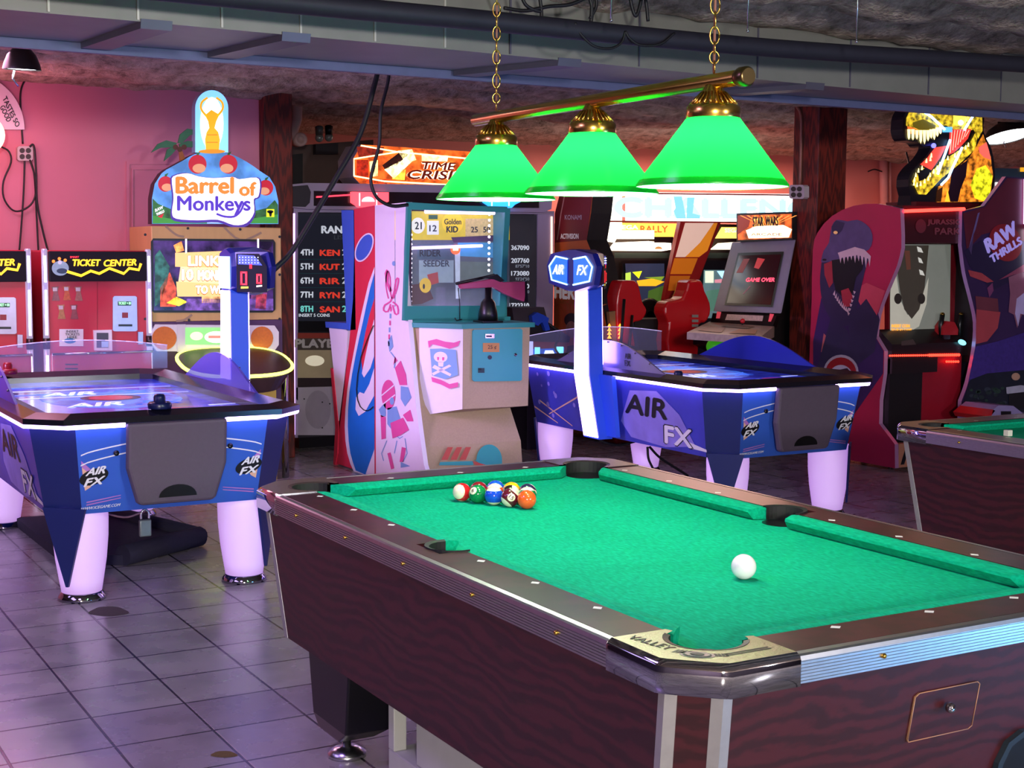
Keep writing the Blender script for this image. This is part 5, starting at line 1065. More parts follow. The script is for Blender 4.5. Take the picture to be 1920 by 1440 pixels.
b = MB(); Lq = pl('x', 5.72); b.slab(Lq, [(1340,587),(1460,592),(1452,614),(1335,608)], .04, BLACKP, o=.02); K = pl('x', 5.695); b.art(K, [(1364,589),(1432,592),(1430,602),(1360,600)], M('#b89890', .5, 0, .6, 60, .15), .003); b.art(K, [(1345,584),(1353,585),(1350,597),(1343,597)], M('#d84a58', .4, 0, 0, 18, .4), .003); b.art(K, [(1444,588),(1452,589),(1446,603),(1441,603)], M('#d84a58', .4, 0, 0, 18, .4), .003); b.build('lower_panel', sw)
b = MB(); zd = .985; dq = [on(1288,623,2,zd), on(1330,603,0,5.74), on(1452,611,0,5.74), on(1452,620,0,5.70), on(1426,632,2,zd)]; b.prism(dq, (0,0,-.05), M('#a89484', .45, 0, .4, 30)); DU = lambda u, v: dq[0]*(1-u)*(1-v)+dq[4]*u*(1-v)+dq[2]*u*v+dq[1]*(1-u)*v+Vector((0,0,.004))
for pts, c in (([(.1,.15),(.45,.1),(.4,.5),(.15,.6)], '#8a3a24'),([(.55,.1),(.9,.15),(.85,.5),(.6,.45)], '#b8682c'),([(.3,.6),(.7,.55),(.75,.8),(.35,.85)], '#6a4a3a')): b.face([DU(u, v) for u, v in pts], M(c, .5, 0, .4, 30))
d = on(1392,616,0,5.62); b.tube([d, d+Vector((0,0,.05))], .008, BLACKP, 6); b.sphere(d+Vector((0,0,.06)), .02, M('#d02030', .3, 0, 0), u=10, v=8); b.sphere(on(1330,609,0,5.62), .018, E('#ff4030', 1.6), u=10, v=8); b.build('control_deck', sw)
gz = on(1346,650,0,5.3); b = MB(); b.sphere(gz, .09, M('#3fae1c', .4, 0, .1, 8, .3), (1,1,.8)); tag(b.build('green_ball', loc=tuple(gz)), 'bright green round object seen through the clear end guard', 'ball')

# ---- dinosaur gun cabinet
jp = thing('arcade_cabinet', 'dinosaur themed gun cabinet with red lit header and roaring raptor side panel', 'arcade cabinet', (6.1, 5.8, 0))
P = pl('x', 5.8)
MAG = M('#b8244a', .4, 0, .25, 3); PUR = M('#33284a', .45, 0, .3, 9); PUR2 = M('#5a4870', .45, 0, .35, 14); DKM = M('#100a14', .5, 0, .1); TEETH = M('#d8b4b8', .4, 0, .1)
b = MB(); prof = b2([(1522,560),(1524,470),(1533,436),(1560,405),(1600,386),(1645,382),(1688,391)], 16)+[(1690,440)]+b2([(1690,465),(1682,498),(1662,545),(1646,590),(1641,630)], 10)+[(1658,658),(1657,700)]
wp = [P(x, y) for x, y in prof]+[Vector((5.8,5.53,.50)), Vector((5.8,5.53,.33)), Vector((5.8,5.37,.20)), Vector((5.8,5.36,.03)), Vector((5.8,6.30,.03))]
b.prism(wp, (.035,0,0), MAG, M('#c890c0', .3, .3, .1))
A_ = lambda q, mt, o=.003: b.art(P, q, mt, o)
A_([(1525,640),(1540,560),(1560,520),(1640,560),(1650,600),(1642,632),(1657,658),(1656,700),(1600,780),(1525,760)], M('#3c2058', .5, 0, .3, 5), .002); A_([(1600,545),(1625,530),(1660,545),(1645,590),(1641,625)], M('#d04458', .5, 0, .2, 5), .0025); A_([(1545,625),(1560,640),(1566,668),(1540,660)], M('#c06060', .5, 0, .2), .003)
A_(b2([(1540,490),(1545,470),(1555,455),(1560,425),(1570,412),(1590,415),(1608,412),(1624,420),(1634,432),(1637,450),(1630,468),(1612,475),(1590,478),(1570,488),(1545,492),(1540,490)], 36), PUR2, .004)
A_([(1560,425),(1568,413),(1585,418),(1580,432),(1572,440),(1562,438)], PUR, .005); b.ell(P, 1568, 436, 4, 3, M('#d8a068', .3, 0, 0, 18, .3), .007); b.ell(P, 1547, 487, 4, 2, INKD, .006)
A_(b2([(1541,492),(1538,530),(1544,570),(1560,600),(1580,612),(1600,604),(1608,575),(1614,545),(1622,510),(1628,480),(1600,478),(1570,486),(1541,492)], 36), PUR, .0035)
A_([(1560,488),(1600,482),(1622,488),(1618,505),(1606,520),(1600,548),(1585,560),(1568,545),(1562,520)], DKM, .005); A_([(1546,495),(1561,489),(1563,530),(1556,540),(1547,515)], M('#a8303c', .4, 0, .2), .006); A_([(1578,545),(1592,540),(1600,556),(1594,575),(1582,575)], M('#b03040', .4, 0, .2), .006)
for i in range(9):
    x = 1574+6.8*i; y = 478-(3*math.sin(i*.5)); l = (16,19,15,13,18,14,20,24,20)[i]; A_([(x,y),(x+6,y),(x+3.5,y+l)], TEETH, .007)
A_([(1572,474),(1604,463),(1622,468),(1634,480),(1632,486),(1610,478),(1576,484)], TEETH, .0065)
for i in range(9): x, y = 1563+3.2*i, 552+6*i-(i*i*.25); A_([(x,y),(x+4,y+3),(x+4,y-8)], TEETH, .007)
for i in range(6): x, y = 1592+2.2*i, 592-8*i; A_([(x,y),(x+3,y-5),(x-2,y-7)], TEETH, .007)
A_([(1590,600),(1625,560),(1650,600),(1640,660),(1600,690)], PUR, .003); A_([(1530,700),(1560,590),(1590,620),(1610,700)], PUR, .0032)
b.ell(P, 1578, 698, 33, 33, M('#b8a8b8', .4, 0, .1), .006); b.ell(P, 1578, 699, 29, 29, M('#a01a24', .4, 0, .1), .007); b.ell(P, 1578, 706, 22, 22, M('#c0b4c8', .4, 0, .1), .008); A_([(1562,716),(1572,694),(1590,690),(1600,700),(1590,706),(1584,726),(1570,726)], M('#3c1a2c', .4, 0, .1), .009)
b.build('side_panel', jp)
F_ = pl('y', 5.40); Xr = 6.385
zh0, zh1 = F_(1745,456).z, F_(1745,392).z
b = MB(); b.box((5.835,5.40,zh0), (Xr,5.9,zh1+.02), M('#3c1018', .35, 0, .15)); K = pl('y', 5.398); b.word(K, 'JURASSIC', 1738, 411, 1800, 424, M('#7a3c4c', .4, 0, 0), .003, .04); b.word(K, 'PARK', 1752, 427, 1800, 440, M('#7a3c4c', .4, 0, 0), .003, .04); b.ell(K, 1726, 424, 10, 13, M('#6a2838', .4, 0, .1), .003); b.box((6.59,5.42,.75), (6.615,6.3,zh0), M('#150d14', .5, 0, .1)); b.build('header', jp)
b = MB(); RL = E('#ff2a22', 6); b.tube([F_(1692,396,.02), F_(1804,392,.02)], .012, RL, 8); b.build('light_strip', jp)
b = MB(); SP = pl('y', 5.60); b.slab(SP, [(1666,450),(1802,450),(1802,640),(1666,640)], .04, M('#7a1422', .35, 0, .1)); K = pl('y', 5.595); b.art(K, [(1668,458),(1782,458),(1780,628),(1668,632)], M('#7d8078', .2, 0, .35, 3, .22, 0, 0, 0, 1, '#8f948c'), .004)
b.art(K, [(1668,560),(1672,490),(1680,520),(1686,560),(1700,590),(1715,590),(1726,560),(1740,520),(1736,570),(1722,612),(1690,630),(1668,628)], M('#b8b6a8', .3, 0, .2, 6, .35), .006); b.art(K, [(1676,460),(1740,460),(1736,500),(1732,540),(1722,580),(1708,598),(1694,580),(1686,545),(1680,500)], M('#4c463c', .3, 0, .25, 7, .1), .008); b.art(K, [(1694,470),(1704,470),(1706,505),(1698,506)], M('#7a4a3a', .3, 0, .1, 8, .1), .010)
for x in (1680, 1728): b.ell(K, x+(2 if x < 1700 else -2), 560, 7, 10, M('#3a342c', .3, 0, .1), .009)
for x, y, w_ in ((1717,462,8),(1719,482,6),(1721,505,7)): b.art(K, [(x,y),(x+w_,y+3),(x+w_+4,y+12),(x+2,y+10)], M('#d0d0c8', .3, 0, 0, 18, .4), .011)
OY = E('#e8a030', .9); b.word(K, 'INSERT COIN', 1670, 608, 1704, 614, OY, .010, .03); b.word(K, 'TO PLAY GAME', 1669, 616, 1708, 622, OY, .010, .03); b.build('screen', jp)
b = MB(); zd = .86; b.prism([(5.835,5.60,1.0),(5.835,5.60,.80),(5.835,5.46,.80),(5.835,5.46,.90)], (6.59-5.835,0,0), M('#1c1014', .35, 0, .2)); b.art(pl('y', 5.455), [(1690,640),(1712,636),(1718,646),(1690,648)], M('#4a3c3c', .4, 0, .1), .0); dk = b.build('control_deck', jp)
D_ = pl('y', 5.452)
b = MB(); n = 34
for k in range(n): b.sphere(D_(1669+3.9*k, 667-.05*k), .0075 if k < 19 else .011, E('#ff2a1c', 5), u=8, v=6)
for k in range(6): b.sphere(D_(1775+4.3*k, 678), .009, E('#ff2a1c', 5), u=8, v=6)
b.build('light_strip', dk)
for x0 in (1765, 1800):
    b = MB(); Gp = pl('y', 5.52); b.tube([Gp(x0,632), Gp(x0-1,610), Gp(x0+2,590)], .018, BLACKP, 8); b.sphere(Gp(x0+2,590), .018, BRASS, u=8, v=6); b.build('gun_handle', jp)
b = MB(); Gp = pl('y', 5.49); b.slab(Gp, [(1768,612),(1775,602),(1790,604),(1797,618),(1796,628),(1768,628)], .08, M('#a81c24', .4, 0, .15)); b.slab(Gp, [(1770,628),(1782,628),(1780,655),(1772,655)], .06, M('#3a2030', .4, .2, .1)); b.build('light_gun', jp)
b = MB(); b.ell(pl('y', 5.44), 1804, 642, 8, 5, E('#7fe8ff', 1.4), .0, rot=.4); b.ell(D_, 1825, 664, 6, 4, E('#8f9aff', 4), .0); b.build('button', dk)
b = MB(); b.box((5.84,5.48,.06), (6.16,6.2,.80), M('#100c12', .5, 0, .1)); b.box((6.16,5.48,.06), (6.55,6.2,.80), M('#8e1226', .4, 0, .1)); b.box((5.84,5.46,.69), (Xr-.1,5.50,.80), M('#1a1014', .4, 0, .1)); b.box((5.84,5.37,.03), (Xr+.1,5.42,.2), M('#c8866a', .5, 0, .1)); K = pl('y', 5.368)
for k in range(9): zz = lambda u, v: Vector((5.86+.075*k+u, 5.368, v)); b.face([zz(0,.05), zz(.035,.05), zz(.085,.185), zz(.05,.185)], INKD)
for x, y in ((5.9,5.5),(6.3,5.5),(5.9,6.2),(6.3,6.2)): b.lathe([(.02,0),(.02,.07)], (x,y,0), CHROMES, 10)
b.build('base', jp)
# topper: roaring dinosaur head cut-out with neon tubes
tx = thing('dinosaur_sign', 'glowing yellow roaring dinosaur head topper with blue neon tubes above the red lit cabinet', 'sign', (6.4, 5.6, 1.88))
Q = pl('y', 5.6); zc = lambda pts: [(1680+x/6, 180+y/6) for x, y in pts]
out = b2(zc([(78,330),(90,230),(150,120),(260,20),(500,-60),(800,-50),(960,40),(995,200),(985,400),(1075,600),(1112,850),(1085,1080),(1000,1215)]), 40)+zc([(150,1225),(165,1120)])+b2(zc([(140,1020),(150,900),(215,800),(320,700),(385,600),(380,560),(300,570),(250,520),(120,500),(78,400),(78,330)]), 30)
b = MB(); b.slab(Q, out, .12, INKD); b.build('backing', tx)
b = MB(); Yw = M('#b89a20', .4, 0, .85, 26, 1.0, 0, 0, 0, 1, '*'); ORY = M('#c8701c', .4, 0, .85, 20, .9, 0, 0, 0, 1, '*'); 
def a2(pts, mt, o): b.art(Q, zc(pts), mt, o)
a2([(110,330),(112,250),(160,150),(270,50),(500,-30),(800,-20),(930,60),(965,200),(970,390),(920,480),(870,380),(740,400),(620,370),(560,330),(480,340),(430,390),(300,410),(120,340)], Yw, .003)
a2([(180,300),(300,260),(440,330),(430,390),(300,405),(190,350)], M('#7a6a14', .4, 0, .4, 14, .4), .005); a2([(230,60),(520,30),(620,120),(480,150),(300,100)], ORY, .004); a2([(640,220),(760,200),(800,280),(720,340),(640,320)], E('#ffe640', 1.8), .005); b.ell(Q, *zc([(720,300)])[0], 5, 5, E('#ffffe0', 3), .007)
a2([(120,340),(200,360),(300,410),(280,440),(130,420)], E('#e0682c', 1), .006)
for x, y, l in ((135,400,95),(180,400,100),(225,410,80),(268,410,130),(310,410,135),(350,410,100),(385,400,80),(420,395,100),(455,380,80),(490,370,60)): a2([(x-18,y-25),(x+20,y-25),(x+14,y+l*.7),(x+2,y+l),(x-12,y+l*.7)], E('#ffe890', 2), .008)
a2([(500,420),(600,400),(590,640),(520,560),(400,540),(330,540),(480,470)], DKM, .006)
a2([(595,380),(840,370),(800,480),(720,570),(640,640),(585,660)], E('#d83830', .9), .007)
for k in range(7): b.stroke(Q, zc([(620+32*k,385),(600+28*k,640-30*k)]), 1.4, E('#ffb8a0', 1), .009)
a2([(265,770),(340,700),(430,580),(560,560),(500,680),(390,835)], E('#d84434', .9), .007)
a2([(175,960),(215,890),(300,810),(400,840),(520,730),(640,650),(820,530),(880,420),(905,480),(880,600),(700,770),(500,930),(330,1110),(240,1105)], Yw, .008)
a2([(230,860),(320,810),(400,840),(330,930),(250,960)], DKM, .009)
for x, y in ((195,940),(210,890),(240,840),(280,810),(190,985),(225,1000),(265,990),(310,960),(350,930),(370,890),(410,850),(450,810),(480,770),(510,720),(570,700),(650,670),(710,625),(770,580),(800,550),(330,730),(385,670),(375,710)): a2([(x-12,y+22),(x+12,y+22),(x+8,y-20),(x,y-30)], E('#ffe890', 2), .010)
a2([(880,600),(975,430),(1060,680),(1088,900),(1060,1090),(990,1190),(450,1195),(470,1020),(560,960),(640,840),(820,690)], ORY, .004); a2([(900,820),(1000,780),(1080,900),(1050,1090),(985,1185),(880,1150),(830,1000)], M('#c8c41c', .4, 0, .7, 24, 1.1, 0, 0, 0, 1, '*'), .006)
a2([(620,840),(800,720),(780,900),(720,1050),(690,1190),(560,1190),(600,1000)], M('#241020', .4, 0, .3, 8, .1), .006); a2([(540,1190),(570,1050),(600,1190)], E('#f0a828', 1.2), .008); a2([(440,1190),(460,1060),(520,1020),(500,1190)], M('#5a3010', .4, 0, .4), .006); a2([(920,580),(1010,520),(1040,620),(1060,720),(980,690),(930,640)], E('#d8584c', 1), .007)
b.build('lit_artwork', tx)
b = MB(); NB = E('#8fc4ff', 3.5)
for q in ([(205,130),(360,230),(480,340),(520,380)],[(875,170),(810,270),(740,385)],[(580,495),(520,660),(440,880)],[(715,580),(620,780),(560,920),(480,1000)]): b.tube([Q(x, y, .025) for x, y in zc(q)], .009, NB, 8)
b.quad(Q, *zc([(500,350)])[0], *zc([(610,410)])[0], E('#5aa8f0', 1.3), .02); b.sphere(Q(*zc([(400,560)])[0], .02), .018, E('#5a5aff', 3), u=8, v=6); b.build('neon_tube', tx)
b = MB(); b.box((Q(1708,380).x,5.55,1.86), (Q(1840,380).x,5.85,1.915), M('#5a0c14', .4, 0, .1)); b.build('plinth', tx)

# ---- second dinosaur cabinet, seen from its side
rt = thing('arcade_cabinet', 'purple jungle side of a tall arcade cabinet at the right edge with slanted white lettering', 'arcade cabinet', (6.9, 5.7, 0))
P = pl('y', 5.37); b = MB(); X9 = 7.3
lc = [P(x, y) for x, y in b2([(1803,460),(1810,512),(1822,560),(1831,605),(1828,655),(1816,715),(1803,752)], 18)]
wp = [P(1804,396), P(1845,386), P(1886,331), P(1916,333), Vector((X9,5.37,2.12)), Vector((X9,5.37,.05)), Vector((P(1803,752).x,5.37,.05))]+lc[::-1]
b.prism(wp, (0,.035,0), M('#331f4e', .4, 0, .45, 4), M('#b090c8', .3, .3, .1))
A_ = lambda q, mt, o=.003: b.art(P, q, mt, o)
A_([(1805,400),(1846,388),(1888,334),(1960,338),(1960,460),(1905,450),(1880,430),(1840,440),(1812,470)], M('#5a1a2e', .4, 0, .35, 6)); A_([(1806,470),(1840,450),(1960,480),(1960,520),(1890,530),(1860,545),(1818,500)], M('#241a40', .4, 0, .3, 6), .0035); A_([(1814,506),(1840,512),(1862,528),(1850,530),(1818,518)], M('#a8404c', .4, 0, .2), .005); A_([(1872,525),(1920,495),(1960,490),(1960,500),(1900,515)], M('#8a3a5c', .4, 0, .2), .005)
A_([(1850,540),(1860,530),(1862,545),(1854,558)], M('#7a3a6a', .4, 0, .2), .005); A_([(1830,580),(1875,585),(1870,615),(1850,640),(1829,645)], M('#a8404c', .4, 0, .2, 6), .004); A_([(1828,555),(1870,560),(1872,585),(1830,580)], M('#6a3040', .4, 0, .2, 6), .004); A_([(1890,520),(1915,510),(1960,530),(1960,600),(1915,590),(1906,615),(1900,590),(1890,585),(1893,550)], M('#8a5470', .4, 0, .4, 7), .005); A_([(1905,560),(1920,548),(1960,560),(1960,600),(1912,588),(1908,612),(1902,588)], M('#b8a8e0', .4, 0, .2, 9), .006)
A_([(1828,650),(1870,640),(1960,610),(1960,700),(1880,720),(1815,715)], M('#3c2a80', .4, 0, .4, 40), .004); A_([(1806,750),(1818,712),(1850,700),(1960,690),(1960,790),(1810,790)], M('#161c2c', .4, 0, .5, 14), .005)
for k in range(26):
    x, y = random.uniform(1820, 1915), random.uniform(725, 765); r_ = random.uniform(3, 7); b.ell(P, x, y, r_, r_*.7, M(random.choice(('#1f2c30','#243a34','#2c3444')), .5, 0, .3), .006, 8)
b.ell(P, 1903, 706, 8, 7, M('#b08878', .5, 0, .2), .008); A_([(1885,726),(1912,722),(1960,728),(1960,745),(1886,738)], M('#a8a4c0', .5, 0, .2), .008); A_([(1890,738),(1925,734),(1925,765),(1890,768)], M('#14141c', .5, 0, .2), .0085)
b.ell(P, 1884, 455, 30, 36, M('#8a1c28', .4, 0, .2, 20), .006, rot=-.4); LV = M('#a99cf0', .4, 0, .03, 18, .25)
for txt, ll, lr, ul in (('RAW', (1850,477), (1908,439), (1841,450)), ('THRILLS', (1858,495), (1916,457), (1852,480))): b.text(txt, P(*ll, .010), P(*lr, .010), P(*ul, .010), LV, .05)
A_([(1814,470),(1832,400),(1836,398),(1828,430)], M('#6a5a98', .4, 0, .2), .006); A_([(1816,468),(1826,430),(1820,478)], M('#4a3868', .4, 0, .2), .006)
b.build('side_panel', rt)
b = MB(); b.box((6.63,5.42,.05), (X9,6.3,1.85), M('#1c1428', .5, 0, .1)); b.build('cabinet', rt)
b = MB(); b.tube([P(1918,336,.02), P(1917,420,.02)], .010, E('#e0c0ff', 3), 6); b.build('edge_light', rt)
b = MB(); b.tube([P(1921,430,.02), P(1925,520,.02)], .014, E('#f4f0ff', 3), 6); b.build('edge_light', rt)
b = MB(); Kf = pl('y', 5.0); b.slab(Kf, [(1862,768),(1872,760),(1900,761),(1918,775),(1960,778),(1960,800),(1855,800)], .3, M('#8a7cb0', .4, 0, .1)); b.slab(Kf, [(1848,780),(1862,768),(1866,770),(1852,788)], .3, M('#b01c24', .4, 0, .1)); b.quad(Kf, 1876, 771, 1895, 780, BLACKP, .004); b.box((Kf(1860,790).x,5.02,0), (Kf(1950,790).x,5.28,Kf(1860,798).z+.01), M('#3c3452', .5, 0, .1)); b.build('step', rt)
# ================================================================== lamps, sign, outlets, pipes and cables
GLOSSB = M('#2a2420', .35, .4, .15); LAMPW = E('#f4fbff', 5)
def dome_lamp(cx, cy, cz, r, label, hook):
    t = thing('dome_lamp', label, 'lamp', (cx, cy, cz), 'dome lamps near the ceiling'); tilt = Matrix.Translation((cx, cy, cz)) @ Matrix.Rotation(math.radians(hook), 4, 'X')
    b = MB(); b.lathe([(r,.0),(r*1.0,.008),(r*.93,.035),(r*.75,.08),(r*.45,.115),(r*.3,.125),(r*.28,.15),(0,.152)], (0,0,0), GLOSSB, 28, M4=tilt, caps=False); b.build('shade', t)
    b = MB(); b.lathe([(r*.95,.006),(0,.0)], (0,0,0), LAMPW, 28, M4=tilt, caps=False); b.build('diffuser', t)
    b = MB(); b.tube([(cx-.01,cy,cz+.14), (cx-.01,cy,2.78)], .009, CABLE, 8); b.tube([(cx+.03,cy,cz+.12), (cx+.03,cy,cz+.17)], .01, CHROMES, 8); b.build('stem', t)
    b = MB(); b.tube([(cx-.04,cy,cz-.005), (cx-.05,cy,cz-.05), (cx-.02,cy,cz-.09)], .006, CHROMES, 6); b.build('pull_hook', t)
    return t
c = on(41, 131, 1, 6.2); r = (on(77,131,1,6.2)-on(5,131,1,6.2)).length/2; dome_lamp(c.x, 6.2, c.z, r, 'dark dome lamp hanging above the pink wall at the upper left', 4)
c = on(1890, 257, 1, 6.6); r = (on(1922,257,1,6.6)-on(1858,257,1,6.6)).length/2; dome_lamp(c.x, 6.6, c.z, r, 'dark dome lamp hanging right of the glowing dinosaur head', -16)
# half-round sign and lit globe at the left wall
P = pl('y', 8.06); sg = thing('wall_sign', 'white half-round sign lettered in black on the pink wall at the left edge', 'sign', tuple(P(-60,243)))
b = MB(); b.slab(P, [(-60+106*math.cos(t), 243-106*math.sin(t)) for t in [PI*k/40 for k in range(41)]], .04, M('#d8c8d8', .5, 0, .05), M('#5a4658', .5, 0, .1))
b.text('TASTES SO', P(4,185,.003), P(30,240,.003), P(12,179,.003), INKD, .02); b.text('GOOD', P(-1,201,.003), P(13,230,.003), P(8,196,.003), INKD, .02); b.build('board', sg)
c = pl('y', 7.85)(-30,252); b = MB(); rr = (pl('y', 7.85)(9,252)-c).length; b.sphere(c, rr, E('#ff9a8a', 3.2), u=28, v=18); tag(b.build('globe_lamp', loc=tuple(c)), 'glowing pink globe lamp cut off by the left edge below the white sign', 'lamp')
point('globe_glow', c+Vector((.12,-.4,0)), (1, .3, .42), 6, .2)
# outlets
W8 = pl('y', 8.1)
def outlet(Pn, x0, y0, x1, y1, label):
    t = thing('power_outlet', label, 'outlet', tuple(Pn((x0+x1)/2, y1)))
    b = MB(); b.slab(Pn, [(x0,y0+3),(x0+3,y0),(x1-3,y0),(x1,y0+3),(x1,y1-3),(x1-3,y1),(x0+3,y1),(x0,y1-3)], -.05, M('#b5a7ac', .5, 0, .1)); b.build('box', t)
    b = MB(); w, h = (x1-x0), (y1-y0)
    for u in (.3, .7):
        for v in (.3, .72): b.ell(Pn, x0+w*u, y0+h*v, w*.17, h*.18, M('#2a1c1e', .5, 0, .1), .053)
    b.build('socket', t); return t
outlet(W8, 30, 275, 59, 302, 'four-socket outlet box on the pink wall with black cables hanging from it'); O2 = outlet(pl('x', 6.0), 1489, 347, 1517, 373, 'four-socket grey outlet box on the timber post')
def cable(pts, P_, label, r=.008, o=.02, name='cable', grp=None):
    b = MB(); b.tube(bez([P_(x, y, o) for x, y in pts], 40), r, CABLE, 8); return tag(b.build(name), label, 'cable', grp)
cable([(44,297),(42,360),(38,420),(34,470)], W8, 'thin black cable dropping straight from the outlet to the left ticket machine', .006, .04)
cable([(52,276),(60,275),(64,320),(66,380),(76,430),(87,474)], W8, 'black cable looping over the outlet box and falling to the right ticket machine', .007, .06)
cable([(0,276),(14,285),(18,305),(4,340),(4,370),(18,392),(34,396),(55,384),(64,362),(62,330),(53,300)], W8, 'black cable sagging in a wide loop left of the outlet', .006, .05)
cable([(54,300),(62,330),(66,400),(70,480)], W8, 'black cable falling from the lower right socket between both ticket machines', .006, .04)
cable([(128,152),(60,143),(46,152),(38,175),(39,220),(42,270)], W8, 'dark conduit bending along the pink wall down to the outlet', .006, .01)
b = MB(); Px = pl('x', 6.0); b.tube(bez([Px(1494,195,.02), Px(1505,215,.02), Px(1506,260,.02), Px(1504,348,.02)], 20), .011, M('#8a5648', .5, .2, .1), 8); tag(b.build('conduit'), 'thin metal conduit running down the timber post to its outlet', 'conduit')
# hanging power leads and their droop
H = pl('y', 5.6)
cable([(713,112),(702,160),(676,250),(632,330),(590,402),(548,470),(520,500),(470,545)], pl('y', 5.2), 'thick black lead slung from the air duct down to the left score tower', .015, .0)
cable([(728,112),(728,150),(714,210),(711,270),(698,320),(696,345),(708,372),(735,386),(765,384)], pl('y', 5.9), 'black lead hanging from the air duct onto the shooting gallery roof', .011, .0)
Dp = pl('y', 3.5)
for pts, lab in (([(1010,60),(1020,80),(1045,102),(1075,106),(1095,95),(1102,75)], 'black cable loop sagging below the ceiling pipe at its left'), ([(1102,75),(1110,88),(1130,100),(1165,98),(1192,78)], 'black cable loop sagging below the ceiling pipe at its right')): cable(pts, Dp, lab, .006, .3)
Cp = pl('y', 3.3)
for i, (pts, lab) in enumerate((([(945,15),(985,20),(1030,12),(1070,8),(1110,-10)], 'black cable lying along the insulation above the pipe'), ([(1010,-20),(1015,20),(1014,40)], 'short black cable end above the pipe near the left chain'), ([(1100,-20),(1110,15),(1108,40),(1112,-20),(1118,10),(1106,35)], 'tangled black cables hanging above the pipe'), ([(1180,-20),(1184,10),(1192,30),(1200,10),(1206,-20),(1212,10),(1215,40)], 'black cable coil hanging above the pipe near the right chain'), ([(975,-15),(985,8),(1000,18),(1014,22)], 'thin black cable curling down to the pipe from the ceiling'))): cable(pts, Cp, lab, .008, .0)
for i, (x, y) in enumerate(((1402,58),(1606,78),(1146,38))):
    b = MB(); p = pl('y', 2.9)(x, y); b.tube([p, p+Vector((0,0,.45))], .004, CHROMES, 6); b.sphere(p, .007, CHROMES, u=8, v=6); tag(b.build('threaded_rod'), ('thin metal rod hanging from the insulation right of the brass chain', 'thin metal rod hanging from the insulation above the timber post', 'thin metal rod hanging from the insulation between both brass chains')[i], 'rod', 'ceiling hanger rods')
# back alcove: pipe stub, plywood box, twin lamps
Q = pl('y', 8.9); PVC = M('#b99690', .5, 0, .08)
b = MB(); b.tube([Q(557,150), Q(556,225), Q(548,248), Q(535,262)], .045, PVC, 14); c = Q(560,262); b.lathe([(.055,-.06),(.055,.05),(.03,.055),(.03,.03),(0,.03)], c, PVC, 18, 'y'); tag(b.build('drain_pipe'), 'pale vertical drain pipe with round cleanout beside the left timber post', 'pipe')
b = MB(); q = pl('y', 9.3); b.slab(q, [(528,275),(700,262),(700,420),(528,420)], .4, M('#4d3a38', .7, 0, .1)); b.slab(q, [(528,292),(566,288),(566,400),(528,400)], .02, BLACKP, o=.02); b.box((q(540,400).x,9.32,0), (q(690,400).x,9.68,q(600,418).z+.01), M('#3a2c2c', .7, 0, .1)); tag(b.build('storage_box', loc=(3.4,9.5,0)), 'dull brown tall box behind the twin-screen cabinet in the dark alcove', 'box')
b = MB(); q2 = pl('y', 9.2); b.slab(q2, [(592,270),(634,268),(634,289),(592,289)], .06, INKD); t = tag(b.build('emergency_light', loc=tuple(q2(612,289))), 'small twin-headed emergency light on the dark ledge of the alcove', 'light')
for x, y in ((596,259),(614,258)):
    b = MB(); b.sphere(q2(x, y, .03), .035, M('#8a9a98', .2, .3, .2)); b.lathe([(.03,.02),(.035,.09),(.02,.1)], q2(x, y, .03), BLACKP if x > 600 else M('#5a605e', .4, .2, .1), 12); b.build('lamp_head', t)
# pipes on the back wall and sign box at the far right
Fq = pl('y', 10.9); b = MB(); b.tube([Fq(1656,290), Fq(1658,400)], .05, M('#d89a94', .5, 0, .08), 14); b.tube([Fq(1668,296), Fq(1669,400)], .02, M('#d89a94', .5, 0, .08), 10); b.lathe([(.05,0),(.14,.04),(.16,.08),(0,.1)], Fq(1660,300), M('#4a2c28', .6, 0, .2), 16); tag(b.build('vent_pipe'), 'pink pipe rising along the back wall between post and dinosaur head', 'pipe')
cable([(1622,322),(1634,318),(1648,322)], Fq, 'thin cable stub on the back wall left of the pink pipe', .008, .05)
cable([(1699,285),(1704,310),(1700,345),(1696,372)], pl('y', 8.6), 'thin dark cable dropping behind the glowing dinosaur head', .01, 0)
g = thing('arcade_cabinet', 'blue topped machine with white lit panel behind the purple cabinet at the right', 'arcade cabinet', (9.2, 7.6, 0)); q3 = pl('y', 7.4)
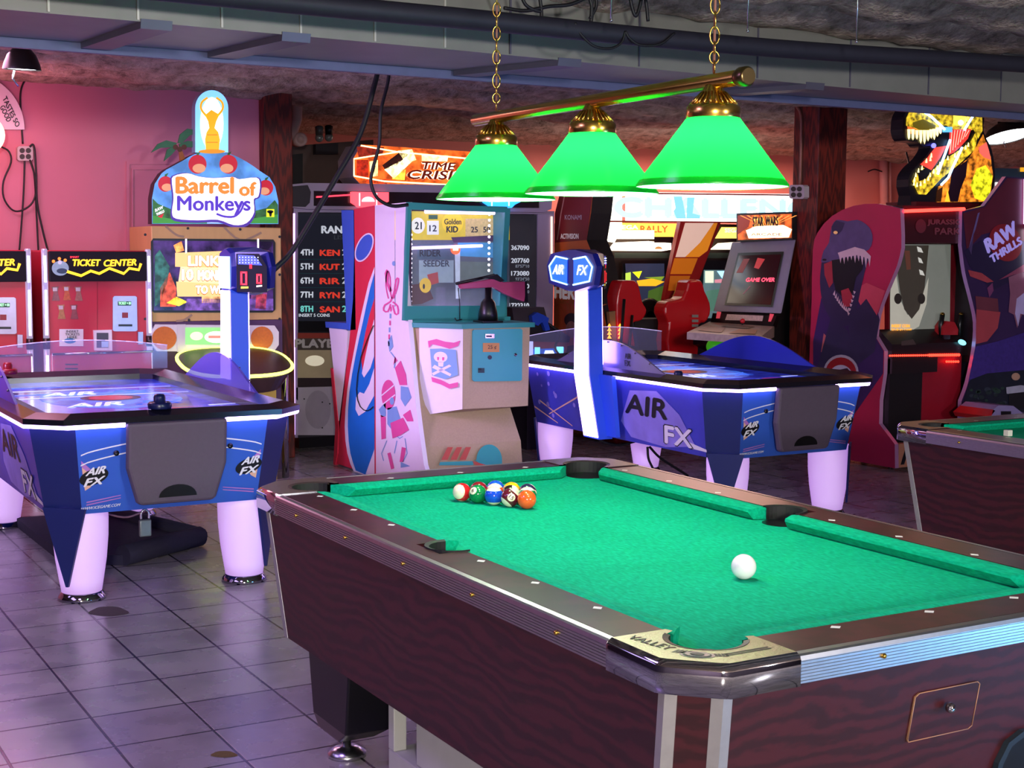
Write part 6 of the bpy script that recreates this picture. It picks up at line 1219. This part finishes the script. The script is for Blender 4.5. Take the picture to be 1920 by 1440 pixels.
b = MB(); b.slab(q3, [(1862,315),(1990,318),(1990,336),(1862,334)], .3, M('#2c4256', .4, 0, .1)); b.slab(q3, [(1864,334),(1990,336),(1990,520),(1864,520)], .3, M('#3a3a4a', .4, 0, .1)); b.box((q3(1866,520).x,7.42,0), (q3(1985,520).x,7.68,q3(1866,519).z+.01), DARK); b.build('cabinet', g)
b = MB(); b.slab(q3, [(1866,342),(1990,344),(1990,360),(1866,358)], .02, E('#fff4ee', 2), o=.02); b.quad(q3, 1911, 314, 1925, 322, E('#e0a020', .8), .01); b.build('lit_panel', g)
# padlock and cables under the tables
b = MB(); K = pl('y', 4.6); c = K(272,986); b.box(c+Vector((-.028,-.012,-.05)), c+Vector((.028,.012,.03)), M('#7f8a86', .4, .5, .2), .006); b.tube(bez([c+Vector((-.018,0,.03)), c+Vector((-.018,0,.06)), c+Vector((0,0,.078)), c+Vector((.018,0,.06)), c+Vector((.018,0,.03))], 16), .006, CHROMES, 8); tag(b.build('padlock', loc=tuple(c)), 'grey padlock hanging under the left air hockey table', 'padlock')
b = MB(); b.tube(bez([c+Vector((0,0,.07)), c+Vector((-.1,0,.05)), c+Vector((-.22,.02,.10)), c+Vector((-.2,.05,.16))], 16), .006, M('#a07a8a', .3, .7, .1), 6); tag(b.build('lock_chain'), 'thin metal hasp loop holding the padlock under the table', 'chain')
for pts, lab in (([(1108,812),(1130,828),(1160,835),(1190,828)], 'black cable drooping under the lit tower of the right air hockey table'), ([(1214,838),(1216,860),(1224,878)], 'black cable falling to the floor under the right air hockey table'), ([(1218,838),(1240,860),(1290,892)], 'long black cable slanting to the floor under the right air hockey table')):
    cable(pts, pl('y', 5.4), lab, .008, 0)
# red floor bin just peeking in at the lower right is part of the table end; stain marks on the tiles
for (x0, y0, rx, ry, lab) in ((204,1146,36,9,'dark oval stain on the tiles in front of the left air hockey leg'), (420,1414,24,6,'brownish stain on the tiles near the lower edge')):
    b = MB(); c = on(x0, y0, 2, .001); b.face([on(x0+rx*math.cos(t)*(1+.15*math.sin(3*t)), y0+ry*math.sin(t), 2, .0012) for t in [2*PI*k/24 for k in range(24)]], M('#4a3a3c' if x0 < 300 else '#6a5a2c', .8, 0, .3, 60)); tag(b.build('floor_stain', loc=tuple(c)), lab, 'stain')
